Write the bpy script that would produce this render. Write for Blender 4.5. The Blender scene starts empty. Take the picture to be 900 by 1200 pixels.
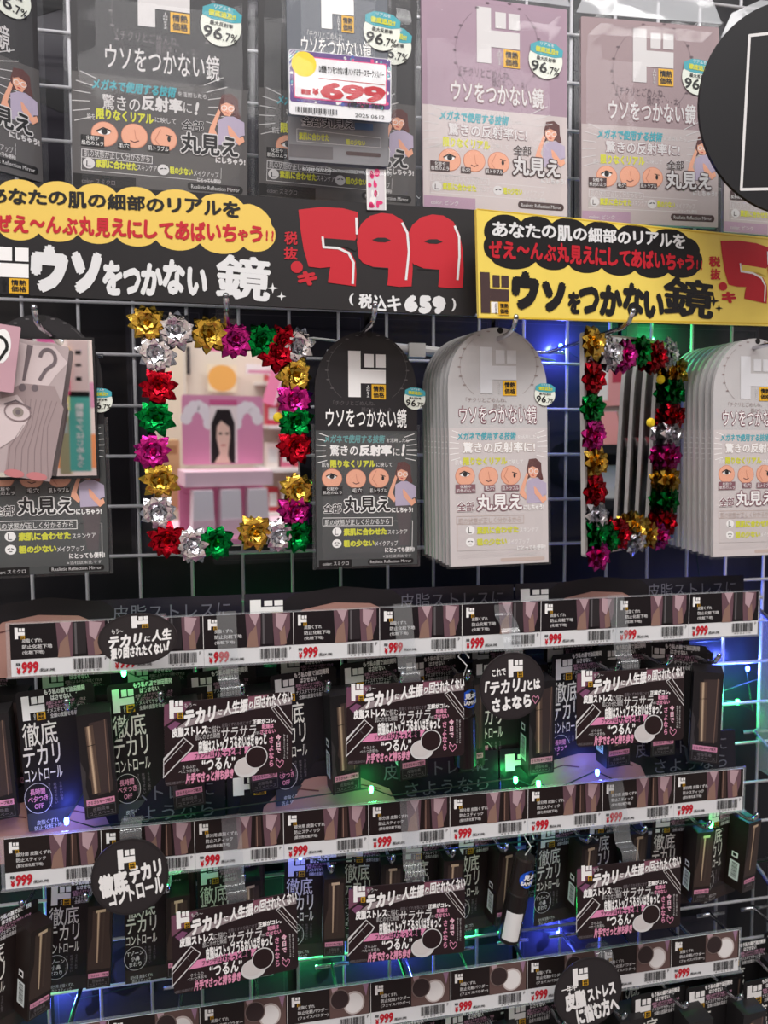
import bpy, math, random
from mathutils import Vector, Matrix
sc = bpy.context.scene
COL = sc.collection
R_ = math.radians

# ------------------------------------------------------------------ camera, world, lights, exposure
ZO = 1.45                       # height of the reference wire of the grid above the floor
cam_d = bpy.data.cameras.new('camera'); cam = bpy.data.objects.new('camera', cam_d); COL.objects.link(cam)
cam_d.sensor_width = 36; cam_d.lens = 867 * 36 / 1200; cam_d.clip_start = 0.02
YAW, PIT, ROL = .194, -.071, -.005
f = Vector((math.sin(YAW)*math.cos(PIT), math.cos(YAW)*math.cos(PIT), math.sin(PIT)))
r = Vector((math.cos(YAW), -math.sin(YAW), 0)); u = r.cross(f)
r2 = r*math.cos(ROL) + u*math.sin(ROL); u2 = -r*math.sin(ROL) + u*math.cos(ROL)
cam.matrix_world = Matrix(((r2.x, u2.x, -f.x, .197), (r2.y, u2.y, -f.y, -.758), (r2.z, u2.z, -f.z, ZO-.102), (0, 0, 0, 1)))
sc.camera = cam
cam_d.dof.use_dof = True; cam_d.dof.focus_distance = .645; cam_d.dof.aperture_fstop = 6.5
w = bpy.data.worlds.new('world'); sc.world = w; w.use_nodes = True
w.node_tree.nodes['Background'].inputs[0].default_value = (.92, .93, 1.0, 1)
w.node_tree.nodes['Background'].inputs[1].default_value = .36
def area(name, loc, rot, sx, sy, e, col=(1, 1, 1)):
    d = bpy.data.lights.new(name, 'AREA'); d.shape = 'RECTANGLE'; d.size = sx; d.size_y = sy; d.energy = e; d.color = col
    o = bpy.data.objects.new(name, d); COL.objects.link(o); o.location = loc; o.rotation_euler = rot; return o
area('ceiling_or_fill_lamp', (.75, -1.05, 2.75), (R_(28), 0, 0), 1.6, .35, 21, (1, .985, .97))
area('ceiling_or_fill_lamp', (-.9, -1.3, 2.75), (R_(28), R_(-18), 0), 1.4, .35, 15, (1, .985, .97))
area('ceiling_or_fill_lamp', (.4, -1.25, 2.7), (R_(-28), 0, 0), 2.0, .3, 26, (1, .98, .96))  # fill light added to brighten the opposite wall shown in the mirrors
area('ceiling_or_fill_lamp', (.2, -2.0, 2.75), (R_(20), 0, 0), 2.4, .3, 13, (1, .97, .97))
sc.view_settings.view_transform = 'Standard'; sc.view_settings.look = 'None'
sc.view_settings.exposure = -0.2; sc.view_settings.gamma = 1.0; sc.view_settings.use_curve_mapping = False
sc.cycles.transparent_max_bounces = 24

# ------------------------------------------------------------------ materials
def lin(c):
    return tuple((x/255/12.92 if x/255 <= .04045 else ((x/255+.055)/1.055)**2.4) for x in c)
MATS = {}
def M(name, rgb=(128, 128, 128), rough=.5, metal=0., spec=.28, emit=None, noise=0., bump=0., coat=0., nscale=60):
    if name in MATS: return MATS[name]
    m = bpy.data.materials.new(name); m.use_nodes = True; nt = m.node_tree; b = nt.nodes['Principled BSDF']
    c = lin(rgb) + (1,)
    b.inputs['Base Color'].default_value = c; b.inputs['Roughness'].default_value = rough
    b.inputs['Metallic'].default_value = metal; b.inputs['Specular IOR Level'].default_value = spec
    b.inputs['Coat Weight'].default_value = coat; b.inputs['Coat Roughness'].default_value = .08
    if emit: b.inputs['Emission Color'].default_value = lin(emit[0]) + (1,); b.inputs['Emission Strength'].default_value = emit[1]
    if noise or bump:
        tc = nt.nodes.new('ShaderNodeTexCoord'); n = nt.nodes.new('ShaderNodeTexNoise'); n.inputs['Scale'].default_value = nscale
        n.inputs['Detail'].default_value = 4; nt.links.new(tc.outputs['Object'], n.inputs['Vector'])
        if noise:
            mx = nt.nodes.new('ShaderNodeMix'); mx.data_type = 'RGBA'
            mx.inputs[6].default_value = tuple(x*(1-noise) for x in c[:3]) + (1,); mx.inputs[7].default_value = tuple(min(1, x*(1+noise)) for x in c[:3]) + (1,)
            nt.links.new(n.outputs['Fac'], mx.inputs[0]); nt.links.new(mx.outputs[2], b.inputs['Base Color'])
        if bump:
            bp = nt.nodes.new('ShaderNodeBump'); bp.inputs['Strength'].default_value = bump; bp.inputs['Distance'].default_value = .01
            nt.links.new(n.outputs['Fac'], bp.inputs['Height']); nt.links.new(bp.outputs['Normal'], b.inputs['Normal'])
    MATS[name] = m; return m
def clear(name, tint=(255, 255, 255), rough=.06, refl=1.45, bump=.25, nscale=18, haze=0.):
    if name in MATS: return MATS[name]
    m = bpy.data.materials.new(name); m.use_nodes = True; nt = m.node_tree; nt.nodes.remove(nt.nodes['Principled BSDF'])
    out = nt.nodes['Material Output']; t = nt.nodes.new('ShaderNodeBsdfTransparent'); t.inputs[0].default_value = lin(tint) + (1,)
    g = nt.nodes.new('ShaderNodeBsdfGlossy'); g.inputs['Roughness'].default_value = rough
    fr = nt.nodes.new('ShaderNodeFresnel'); fr.inputs[0].default_value = refl
    mix = nt.nodes.new('ShaderNodeMixShader'); src = t
    ge = nt.nodes.new('ShaderNodeNewGeometry'); mi_ = nt.nodes.new('ShaderNodeMix'); mi_.inputs[2].default_value = refl; mi_.inputs[3].default_value = 1/refl   # thin film: same reflectance from both sides
    nt.links.new(ge.outputs['Backfacing'], mi_.inputs[0]); nt.links.new(mi_.outputs[0], fr.inputs[0])
    if haze:
        d = nt.nodes.new('ShaderNodeBsdfDiffuse'); d.inputs[0].default_value = (.8, .82, .85, 1); m2 = nt.nodes.new('ShaderNodeMixShader'); m2.inputs[0].default_value = haze
        nt.links.new(t.outputs[0], m2.inputs[1]); nt.links.new(d.outputs[0], m2.inputs[2]); src = m2
    if bump:
        tc = nt.nodes.new('ShaderNodeTexCoord'); n = nt.nodes.new('ShaderNodeTexNoise'); n.inputs['Scale'].default_value = nscale; n.inputs['Detail'].default_value = 2
        bp = nt.nodes.new('ShaderNodeBump'); bp.inputs['Strength'].default_value = bump; bp.inputs['Distance'].default_value = .02
        nt.links.new(tc.outputs['Object'], n.inputs['Vector']); nt.links.new(n.outputs['Fac'], bp.inputs['Height'])
        nt.links.new(bp.outputs['Normal'], g.inputs['Normal']); nt.links.new(bp.outputs['Normal'], fr.inputs['Normal'])
    nt.links.new(fr.outputs[0], mix.inputs[0]); nt.links.new(src.outputs[0], mix.inputs[1]); nt.links.new(g.outputs[0], mix.inputs[2])
    nt.links.new(mix.outputs[0], out.inputs[0]); MATS[name] = m; return m
SLEEVE = clear('clear_sleeve', haze=.02, bump=.14, nscale=9, refl=1.3)
STRIP = clear('clear_strip', tint=(238, 240, 242), rough=.12, refl=1.5, bump=.1, haze=.09)
FILM = clear('clear_film', rough=.1, refl=1.4, bump=.2, haze=.02)
WHITE = M('white_print', (236, 234, 232), .45)
SOFTW = M('soft_white_print', (205, 203, 202), .5)
YEL = M('orange_print', (222, 170, 44), .5)
LIME = M('lime_print', (205, 205, 60), .5)
RED = M('red_print', (186, 30, 44), .45)
PINK = M('pink_print', (218, 146, 174), .5)
TEAL = M('teal_print', (70, 160, 172), .5)
BLK = M('black_print', (24, 22, 23), .45)
BLACKCARD = M('black_card', (46, 43, 44), .42, noise=.05)
BROWNCARD = M('brown_black_card', (33, 25, 24), .4, noise=.06)
GREYCARD = M('charcoal_panel', (84, 81, 81), .45)
GREYTXT = M('grey_print', (120, 112, 116), .6)
MIDGREY = M('mid_grey_print', (92, 88, 90), .5)
DKBROWN = M('dark_brown_print', (70, 52, 52), .5)
SKIN = M('skin_print', (226, 164, 136), .55); SKIN2 = M('skin_shade_print', (196, 128, 104), .55)
HAIR = M('hair_print', (92, 54, 52), .55); SHIRT = M('lilac_shirt_print', (176, 164, 186), .55)
WIRE = M('white_wire', (206, 204, 208), .35, noise=.06)
CHROME = M('chrome_steel', (200, 200, 205), .18, 1.0, noise=.05)

# ------------------------------------------------------------------ printed sheets
_tx = {}
def glyphs(s, bold=0., shear=0.):
    k = (s, bold, shear)
    if k in _tx: return _tx[k]
    if bold > .004:      # thickened stroke: the outline repeated around a small circle
        v, fs, bb = glyphs(s, 0., shear); n = 8 if bold > .05 else 6; V = [(x, y, 0) for x, y, _ in v]; F = list(fs)
        for i in range(n):
            a = 2*math.pi*i/n; o = len(V); V += [(x+bold*math.cos(a), y+bold*math.sin(a), i+1) for x, y, _ in v]; F += [tuple(q+o for q in f_) for f_ in fs]
        _tx[k] = (V, F, (bb[0]-bold, bb[1]-bold, bb[2]+bold, bb[3]+bold)); return _tx[k]
    c = bpy.data.curves.new('t', 'FONT'); c.body = s; c.size = 1; c.resolution_u = 2; c.shear = shear; c.align_x = 'CENTER'; c.space_line = 1.05
    o = bpy.data.objects.new('t', c); COL.objects.link(o)
    m = bpy.data.meshes.new_from_object(o.evaluated_get(bpy.context.evaluated_depsgraph_get()))
    v = [(p.co.x, p.co.y, 0) for p in m.vertices]; fs = [tuple(p.vertices) for p in m.polygons]
    bpy.data.objects.remove(o); bpy.data.curves.remove(c); bpy.data.meshes.remove(m)
    bb = (min(a[0] for a in v), min(a[1] for a in v), max(a[0] for a in v), max(a[1] for a in v))
    _tx[k] = (v, fs, bb); return _tx[k]
def rr(x0, y0, x1, y1, rad, n=5):
    pts = []
    for cx, cy, a in ((x1-rad, y1-rad, 0), (x0+rad, y1-rad, 90), (x0+rad, y0+rad, 180), (x1-rad, y0+rad, 270)):
        for i in range(n+1): pts.append((cx+rad*math.cos(R_(a+90*i/n)), cy+rad*math.sin(R_(a+90*i/n))))
    return pts
LAY = .00016
class Sheet:
    """A printed sheet: x to the right, y up, in metres, facing -Y. Coordinates may be given in a measuring frame (quad) that maps onto w x h."""
    def __init__(s, w, h, quad=None):
        s.w, s.h, s.V, s.F, s.I, s.mats = w, h, [], [], [], []
        if quad: s.frame(quad)
    def frame(s, q):
        (a, b), (c, d), (e, f_), (g, h) = q      # TL TR BR BL
        dx1, dy1, dx2, dy2 = c-e, d-f_, g-e, h-f_; sx, sy = a-c+e-g, b-d+f_-h
        D = dx1*dy2-dx2*dy1; G = (sx*dy2-dx2*sy)/D; H = (dx1*sy-sx*dy1)/D
        s.Mi = Matrix(((c-a+G*c, g-a+H*g, a), (d-b+G*d, h-b+H*h, b), (G, H, 1))).inverted()
    def p(s, X, Y):
        v = s.Mi @ Vector((X, Y, 1)); return ((v.x/v.z-.5)*s.w, (.5-v.y/v.z)*s.h)
    def box(s, X0, Y0, X1, Y1):
        mx, my = (X0+X1)/2, (Y0+Y1)/2; c = s.p(mx, my); a, b = s.p(X0, my), s.p(X1, my); d, e = s.p(mx, Y0), s.p(mx, Y1)
        ww, hh = abs(b[0]-a[0])/2, abs(d[1]-e[1])/2
        return (c[0]-ww, c[1]-hh, c[0]+ww, c[1]+hh)
    def mi(s, m):
        if m not in s.mats: s.mats.append(m)
        return s.mats.index(m)
    def add(s, vs, fs, m, y=0.):
        s.k = getattr(s, 'k', 0)+1; y -= (s.k % 4)*1.2e-5
        n = len(s.V); s.V += [(a[0], y-(a[2]*1.3e-5 if len(a) > 2 else 0), a[1]) for a in vs]; i = s.mi(m)
        for f_ in fs: s.F.append(tuple(k+n for k in f_)); s.I.append(i)
    def poly(s, pts, m, L=1):
        ar = sum(pts[i][0]*pts[(i+1) % len(pts)][1]-pts[(i+1) % len(pts)][0]*pts[i][1] for i in range(len(pts)))
        if ar < 0: pts = pts[::-1]
        s.add(pts, [tuple(range(len(pts)))], m, -L*LAY)
    def P(s, pts, m, L=1): s.poly([s.p(*q) for q in pts], m, L)
    def rect(s, b, m, L=1): s.poly([(b[0], b[1]), (b[2], b[1]), (b[2], b[3]), (b[0], b[3])], m, L)
    def B(s, X0, Y0, X1, Y1, m, L=1): s.rect(s.box(X0, Y0, X1, Y1), m, L)
    def rrect(s, b, m, rad, L=1): s.poly(rr(*b, rad), m, L)
    def oval(s, b, m, L=1, n=28):
        cx, cy, rx, ry = (b[0]+b[2])/2, (b[1]+b[3])/2, (b[2]-b[0])/2, (b[3]-b[1])/2
        s.poly([(cx+rx*math.cos(2*math.pi*i/n), cy+ry*math.sin(2*math.pi*i/n)) for i in range(n)], m, L)
    def O(s, X, Y, r, m, L=1, ry=None): ry = ry or r; s.oval(s.box(X-r, Y-ry, X+r, Y+ry), m, L)
    def line(s, pts, wd, m, L=1, close=False, conv=True):
        q = [s.p(*a) for a in pts] if conv else list(pts)
        if close: q = q + [q[0]]
        for a, b in zip(q, q[1:]):
            d = math.hypot(b[0]-a[0], b[1]-a[1]) or 1e-9; nx, ny = -(b[1]-a[1])/d*wd/2, (b[0]-a[0])/d*wd/2; ex, ey = (b[0]-a[0])/d*wd*.3, (b[1]-a[1])/d*wd*.3
            s.poly([(a[0]+nx-ex, a[1]+ny-ey), (a[0]-nx-ex, a[1]-ny-ey), (b[0]-nx+ex, b[1]-ny+ey), (b[0]+nx+ex, b[1]+ny+ey)], m, L)
    def ring(s, X, Y, r, wd, m, L=1, n=28, a0=0, a1=360, ry=None):
        ry = ry or r
        s.line([(X+r*math.cos(R_(a0+(a1-a0)*i/n)), Y+ry*math.sin(R_(a0+(a1-a0)*i/n))) for i in range(n+1)], wd, m, L)
    def text(s, t, b, m, L=2, bold=0., shear=0., rot=0.):
        v, fs, bb = glyphs(t, bold, shear); cx, cy = (b[0]+b[2])/2, (b[1]+b[3])/2
        kx, ky = (b[2]-b[0])/(bb[2]-bb[0]), (b[3]-b[1])/(bb[3]-bb[1]); c, n = math.cos(R_(rot)), math.sin(R_(rot)); out = []
        for x, y, q in v:
            x = (x-(bb[0]+bb[2])/2)*kx; y = (y-(bb[1]+bb[3])/2)*ky; out.append((cx+x*c-y*n, cy+x*n+y*c, q))
        s.add(out, fs, m, -L*LAY)
    def T(s, t, X0, Y0, X1, Y1, m, L=2, **k): s.text(t, s.box(X0, Y0, X1, Y1), m, L, **k)
    def outlined(s, t, X0, Y0, X1, Y1, m, mo, L=2, bold=.03, ob=.09, **k):
        b = s.box(X0, Y0, X1, Y1); s.text(t, b, mo, L, bold=ob, **k)
        g = (b[3]-b[1])*(ob-bold)*.75; s.text(t, (b[0]+g, b[1]+g, b[2]-g, b[3]-g), m, L+1, bold=bold, **k)
    def hand(s, t, a, b, hgt, m, L=2, bold=.06, seed=1, wf=.95, outline=None):
        rnd = random.Random(seed); n = len(t); SM = 'ゃゅょっぇ、'
        wts = [.72 if c in SM else (.5 if c in '!?' else 1.) for c in t]; tot = sum(wts); acc = 0.
        rot = math.degrees(math.atan2(b[1]-a[1], b[0]-a[0])); wd = math.hypot(b[0]-a[0], b[1]-a[1])
        for c, k in zip(t, wts):
            q = (acc+k/2)/tot; acc += k; cw = wd*k/tot*wf; x = a[0]+(b[0]-a[0])*q; y = a[1]+(b[1]-a[1])*q
            v, fs, bb = glyphs(c, bold); asp = (bb[3]-bb[1])
            hh = hgt*min(1.05, max(.16, asp/.9))*(.75 if c in SM else 1)*rnd.uniform(.93, 1.07); cw *= min(1., max(.35, (bb[2]-bb[0])/.82))
            y += rnd.uniform(-.05, .05)*hgt - (0.1*hgt if c in SM else 0); bx = (x-cw/2, y-hh/2, x+cw/2, y+hh/2); ro = rot+rnd.uniform(-3.5, 3.5)
            s.text(c, bx, m, L, bold=bold, rot=ro)
    def solid(s, pts, m, th):
        """the sheet's own body: front at y=0, back at y=th"""
        n = len(s.V); k = len(pts); s.V += [(x, 0, z) for x, z in pts] + [(x, th, z) for x, z in pts]; i = s.mi(m)
        s.F += [tuple(range(n, n+k)), tuple(range(n+2*k-1, n+k-1, -1))]; s.I += [i, i]
        for j in range(k): s.F.append((n+(j+1) % k, n+j, n+k+j, n+k+(j+1) % k)); s.I.append(i)
    def mesh(s, name):
        me = bpy.data.meshes.new(name); me.from_pydata(s.V, [], s.F)
        for m in s.mats: me.materials.append(m)
        me.polygons.foreach_set('material_index', s.I); me.update(); return me

# ------------------------------------------------------------------ solids
class MB:
    def __init__(s): s.V, s.F, s.I, s.mats = [], [], [], []
    mi = Sheet.mi; mesh = Sheet.mesh
    def box(s, x0, y0, z0, x1, y1, z1, m, taper=0.):
        n = len(s.V); t = taper
        s.V += [(x0, y0, z0), (x1, y0, z0), (x1, y1, z0), (x0, y1, z0), (x0+t, y0+t, z1), (x1-t, y0+t, z1), (x1-t, y1-t, z1), (x0+t, y1-t, z1)]
        for q in ((0, 3, 2, 1), (4, 5, 6, 7), (0, 1, 5, 4), (1, 2, 6, 5), (2, 3, 7, 6), (3, 0, 4, 7)): s.F.append(tuple(n+k for k in q)); s.I.append(s.mi(m))
    def tube(s, pts, rad, m, n=8, rads=None):
        P = [Vector(p) for p in pts]; rings = []; up = Vector((.13, .2, 1)).normalized()
        for i, p in enumerate(P):
            d = (P[min(i+1, len(P)-1)]-P[max(i-1, 0)]).normalized(); a = d.cross(up)
            if a.length < .05: a = d.cross(Vector((1, .1, 0)))
            a.normalize(); b = d.cross(a); rd = rads[i] if rads else rad; st = len(s.V)
            for k in range(n):
                t = 2*math.pi*k/n; s.V.append(tuple(p+a*rd*math.cos(t)+b*rd*math.sin(t)))
            rings.append(st)
        i = s.mi(m)
        for A, B in zip(rings, rings[1:]):
            for k in range(n): s.F.append((A+k, A+(k+1) % n, B+(k+1) % n, B+k)); s.I.append(i)
        s.F.append(tuple(rings[0]+k for k in range(n-1, -1, -1))); s.F.append(tuple(rings[-1]+k for k in range(n))); s.I += [i, i]
    def lathe(s, prof, m, n=20, axis='z', o=(0, 0, 0)):
        st = len(s.V); i = s.mi(m)
        for rd, h in prof:
            for k in range(n):
                t = 2*math.pi*k/n; a, b = rd*math.cos(t), rd*math.sin(t)
                s.V.append((o[0]+a, o[1]+b, o[2]+h) if axis == 'z' else (o[0]+a, o[1]+h, o[2]+b))
        for j in range(len(prof)-1):
            for k in range(n): s.F.append((st+j*n+k, st+j*n+(k+1) % n, st+(j+1)*n+(k+1) % n, st+(j+1)*n+k)); s.I.append(i)
    def strip(s, pts, wv, m, th=.0004):
        """ribbon along pts (list of 3D points), half-width vector wv"""
        wv = Vector(wv); i = s.mi(m); n = len(s.V)
        for p in pts:
            p = Vector(p); s.V += [tuple(p-wv), tuple(p+wv)]
        for k in range(len(pts)-1): s.F.append((n+2*k, n+2*k+1, n+2*k+3, n+2*k+2)); s.I.append(i)

def link(name, me, parent=None, loc=None, rot=None, smooth=False):
    o = bpy.data.objects.new(name, me); COL.objects.link(o)
    if parent: o.parent = parent
    if loc: o.location = loc
    if rot: o.rotation_euler = rot
    if smooth: me.polygons.foreach_set('use_smooth', [True]*len(me.polygons))
    return o
def tag(o, label, cat, group=None, kind=None):
    o['label'] = label; o['category'] = cat
    if group: o['group'] = group
    if kind: o['kind'] = kind
    return o
def thing(name, label, cat, loc, rot=(0, 0, 0), group=None):
    o = bpy.data.objects.new(name, None); COL.objects.link(o); o.empty_display_size = .02; o.location = loc; o.rotation_euler = rot
    return tag(o, label, cat, group)
def structure(name, me, loc=(0, 0, 0)):
    o = link(name, me, None, loc); o['kind'] = 'structure'; return o
ORD = ['first', 'second', 'third', 'fourth', 'fifth', 'sixth', 'seventh', 'eighth', 'ninth', 'tenth', 'eleventh', 'twelfth', 'thirteenth']

# ================================================================== the setting
GZ = [ZO-j*.0488 for j in range(-12, 19)]
mb = MB(); mb.box(-1.6, .035, 0, 2.4, .06, 2.6, M('dark_backing_board', (34, 32, 36), .28, noise=.2, nscale=6)); structure('wall_back', mb.mesh('wall_back'))
mb = MB(); mb.box(-1.8, -3.2, -.02, 2.8, .06, 0, M('grey_floor_tile', (150, 148, 146), .35, noise=.06)); structure('floor', mb.mesh('floor'))
g = tag(bpy.data.objects.new('wire_grid_panel', None), 'white wire grid display panel behind all the hanging goods', 'grid panel'); COL.objects.link(g); g.location = (0, 0, 0)
mb = MB()
for i in range(-6, 17): mb.tube([(i*.05, .0022, GZ[-1]-.01), (i*.05, .0022, GZ[0]+.01)], .0017, WIRE)
link('vertical_wires', mb.mesh('vertical_wires'), g, smooth=True)
mb = MB()
for z in GZ: mb.tube([(-.31, -.0012, z), (.82, -.0012, z)], .0017, WIRE)
link('horizontal_wires', mb.mesh('horizontal_wires'), g, smooth=True)
mb = MB(); mb.tube([(.826, 0, 0), (.826, 0, 2.1)], .006, WIRE, 12); link('side_post', mb.mesh('side_post'), g, smooth=True)

# dark cartons standing behind the grid, with tone-on-tone lettering
def backing(name, x0, z0, x1, z1, txts, label, y=.022):
    wd, hg = x1-x0, z1-z0; s = Sheet(wd, hg, [(0, 0), (wd*1000, 0), (wd*1000, hg*1000), (0, hg*1000)])
    s.solid(rr(-wd/2, -hg/2, wd/2, hg/2, .003), M('dark_carton', (52, 49, 56), .25, noise=.15, nscale=9), .008)
    for t, a, b, c, d in txts: s.T(t, a, b, c, d, M('carton_lettering', (20, 18, 22), .5), bold=.03)
    s.line([(4, 4), (wd*1000-4, 4), (wd*1000-4, hg*1000-4), (4, hg*1000-4)], .0006, M('carton_edge', (70, 66, 74), .4), close=True)
    tag(link(name, s.mesh(name), None, ((x0+x1)/2, y, (z0+z1)/2)), label, 'carton', 'dark cartons behind the grid')
VT = 'J\nO\nN\nE\nT\nZ'
backing('carton', .09, 1.25, .165, 1.5, [(VT, 44, 20, 60, 240)], 'dark carton behind the grid between left pack and bow mirror')
backing('carton', .17, 1.24, .33, 1.5, [('O', 25, 150, 120, 250)], 'dark carton behind the grid, behind the frontal bow mirror')
backing('carton', .335, 1.25, .47, 1.5, [(VT, 105, 20, 125, 240), ('O', 10, 30, 80, 100)], 'dark carton behind the grid, behind the black arched pack')
backing('carton', .475, 1.25, .62, 1.5, [(VT, 15, 20, 32, 240), ('Q', 60, 130, 130, 200)], 'dark carton behind the grid, between white pack stack and right bow mirror')
backing('carton', .625, 1.25, .8, 1.5, [('O', 30, 30, 140, 140)], 'dark carton behind the grid, behind the right white pack stack')
backing('carton', -.06, 1.53, .14, 1.86, [('O', 40, 60, 160, 180)], 'dark carton behind the grid, at the upper left corner')
backing('carton', .15, 1.53, .36, 1.86, [('O', 40, 60, 160, 180)], 'dark carton behind the grid, behind the upper black packs')
backing('carton', .0, .73, .24, .9, [('JONETZ', 30, 60, 225, 130)], 'dark carton low behind the grid, at the left of the lowest gap')
backing('carton', .25, .73, .5, .9, [('JONETZ', 20, 50, 235, 130)], 'dark carton low behind the grid, in the middle of the lowest gap')
backing('carton', .51, .73, .78, .9, [('JONETZ', 20, 50, 235, 130)], 'dark carton low behind the grid, at the right of the lowest gap')

# ================================================================== shared print pieces
def logo(s, b, m=WHITE, L=2, jm=None):
    x0, y0, x1, y1 = b; w_, h_ = x1-x0, y1-y0
    def q(a, c, d, e, mm, l=L): s.rect((x0+a*w_, y1-e*h_, x0+d*w_, y1-c*h_), mm, l)
    q(0, 0, .33, 1, m); q(.33, .4, 1, .7, m); q(.43, .06, .68, .35, m); q(.74, .06, 1, .35, m)
    q(.62, .72, 1, 1.04, YEL, L+1); s.text('情熱\n価格', (x0+.66*w_, y1-1.01*h_, x0+.96*w_, y1-.75*h_), BLK, L+2, bold=.03)
    if jm: s.text('J\nO\nN\nE\nT\nZ', (x0+.48*w_, y1-1.0*h_, x0+.57*w_, y1-.74*h_), jm, L, bold=.02)
def barcode(s, b, L=2, seed=3):
    rnd = random.Random(seed); x = b[0]; w_ = b[2]-b[0]; h_ = b[3]-b[1]
    while x < b[2]-.01*w_:
        t = rnd.choice((.012, .02, .03))*w_; s.rect((x, b[1]+.18*h_, min(x+t, b[2]), b[3]), BLK, L); x += t+rnd.choice((.012, .02, .028))*w_
    s.text('4 5 8 2 1 0', (b[0]+.1*w_, b[1], b[2]-.1*w_, b[1]+.12*h_), BLK, L)
def faces(s, pts, rad, tagm, tags):
    for k, ((X, Y), tg) in enumerate(zip(pts, tags)):
        s.O(X, Y, rad*1.06, SKIN2, 2); s.O(X, Y, rad, SKIN, 3)
        if k == 0:
            s.O(X-rad*.05, Y-rad*.2, rad*.5, WHITE, 4, rad*.26); s.O(X-rad*.02, Y-rad*.2, rad*.24, BLK, 5); s.line([(X-rad*.6, Y-rad*.25), (X-rad*.1, Y-rad*.52), (X+rad*.5, Y-rad*.25)], rad*.0000001+.0009, BLK, 6)
        elif k == 1:
            s.line([(X, Y-rad*.5), (X+rad*.12, Y+rad*.25), (X+rad*.28, Y+rad*.35)], .0005, SKIN2, 4); s.line([(X-rad*.3, Y+rad*.4), (X, Y+rad*.55), (X+rad*.35, Y+rad*.42)], .0007, HAIR, 4)
        else:
            s.line([(X-rad*.3, Y-rad*.8), (X-rad*.7, Y+rad*.1), (X-rad*.2, Y+rad*.8)], .0006, SKIN2, 4); s.O(X+rad*.4, Y, rad*.13, BLK, 4, rad*.24); s.line([(X+rad*.15, Y-rad*.35), (X+rad*.65, Y-rad*.2)], .0006, BLK, 4)
    for tg, t in tags: s.B(*tg, tagm, 5); s.T(t, tg[0]+3, tg[1]+3, tg[2]-3, tg[3]-3, WHITE, 6)
def lady(s, X0, Y0, X1, Y1, long=False):
    w_, h_ = X1-X0, Y1-Y0
    def q(*pts): return [(X0+a*w_, Y0+b*h_) for a, b in pts]
    s.P(q((.38, .02), (.62, .0), (.8, .1), (.82, .3), (.88, .46), (.78, .5), (.7, .42), (.42, .42), (.34, .46), (.3, .25)), HAIR, 2)
    s.P(q((.36, .2), (.5, .13), (.68, .16), (.72, .3), (.6, .44), (.45, .42), (.36, .32)), SKIN, 3)
    s.P(q((.36, .22), (.42, .1), (.7, .12), (.74, .24), (.5, .17)), HAIR, 4)
    s.ring(X0+.45*w_, Y0+.28*h_, .07*w_, .0005, WHITE, 4, 12, ry=.045*h_); s.ring(X0+.63*w_, Y0+.29*h_, .07*w_, .0005, WHITE, 4, 12, ry=.045*h_)
    s.line(q((.48, .37), (.55, .38)), .0007, RED, 4)
    s.P(q((.3, .52), (.5, .44), (.7, .44), (.98, .55), (1, .8), (.88, .82), (.86, .98), (.32, 1.0), (.3, .75)), SHIRT, 3)
    s.P(q((.3, .3), (.36, .36), (.22, .7), (.32, .84), (.28, .92), (.06, .78), (.1, .66)), SKIN, 4)
    s.P(q((.55, .62), (.62, .64), (.86, .86), (.96, .82), (1, .92), (.86, 1.0), (.58, .78)), SKIN, 4)
    if long: s.P(q((.34, 1.0), (.88, .98), (.8, 1.9), (.5, 1.9)), M('shadowy_skirt_print', (84, 76, 78), .5), 1)
def burst(s, cx, cy, r0, r1, n, a0, a1, m, L=2):
    for i in range(n):
        a = R_(a0+(a1-a0)*i/(n-1)); s.line([(cx+r0*math.cos(a), cy+r0*math.sin(a)), (cx+r1*math.cos(a), cy+r1*math.sin(a))], .0006, m, L)
def badge_mesh(rad):
    s = Sheet(2*rad, 2*rad, [(0, 0), (200, 0), (200, 200), (0, 200)])
    s.solid([(rad*math.cos(2*math.pi*i/32), rad*math.sin(2*math.pi*i/32)) for i in range(32)], M('cream_badge', (222, 226, 214), .4), .0004)
    s.P([(5, 66), (4, 30), (50, 4), (100, 0), (150, 4), (196, 30), (195, 66), (150, 78), (50, 78)], TEAL, 1)
    s.T('リアルを', 60, 6, 140, 24, WHITE); s.T('徹底追及!!', 34, 32, 168, 64, LIME, bold=.05)
    s.T('最大反射率', 45, 84, 158, 106, BLK, bold=.02); s.T('96', 18, 112, 112, 172, BLK, bold=.02); s.T('.7%', 116, 130, 186, 172, BLK, bold=.01)
    return s.mesh('badge')
def wreath(s, X, Y, rx, ry, m):
    s.ring(X, Y, rx, .0003, m, 1, 22, 130, 230, ry=ry); s.ring(X, Y, rx, .0003, m, 1, 22, -50, 50, ry=ry)
    for a in (150, 165, 180, 195, 210, 240, 255, 285, 300, -30, -15, 0, 15, 30):
        s.O(X+rx*math.cos(R_(a))*1.02, Y+ry*math.sin(R_(a))*1.02, rx*.045, m, 2, ry*.02)
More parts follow.
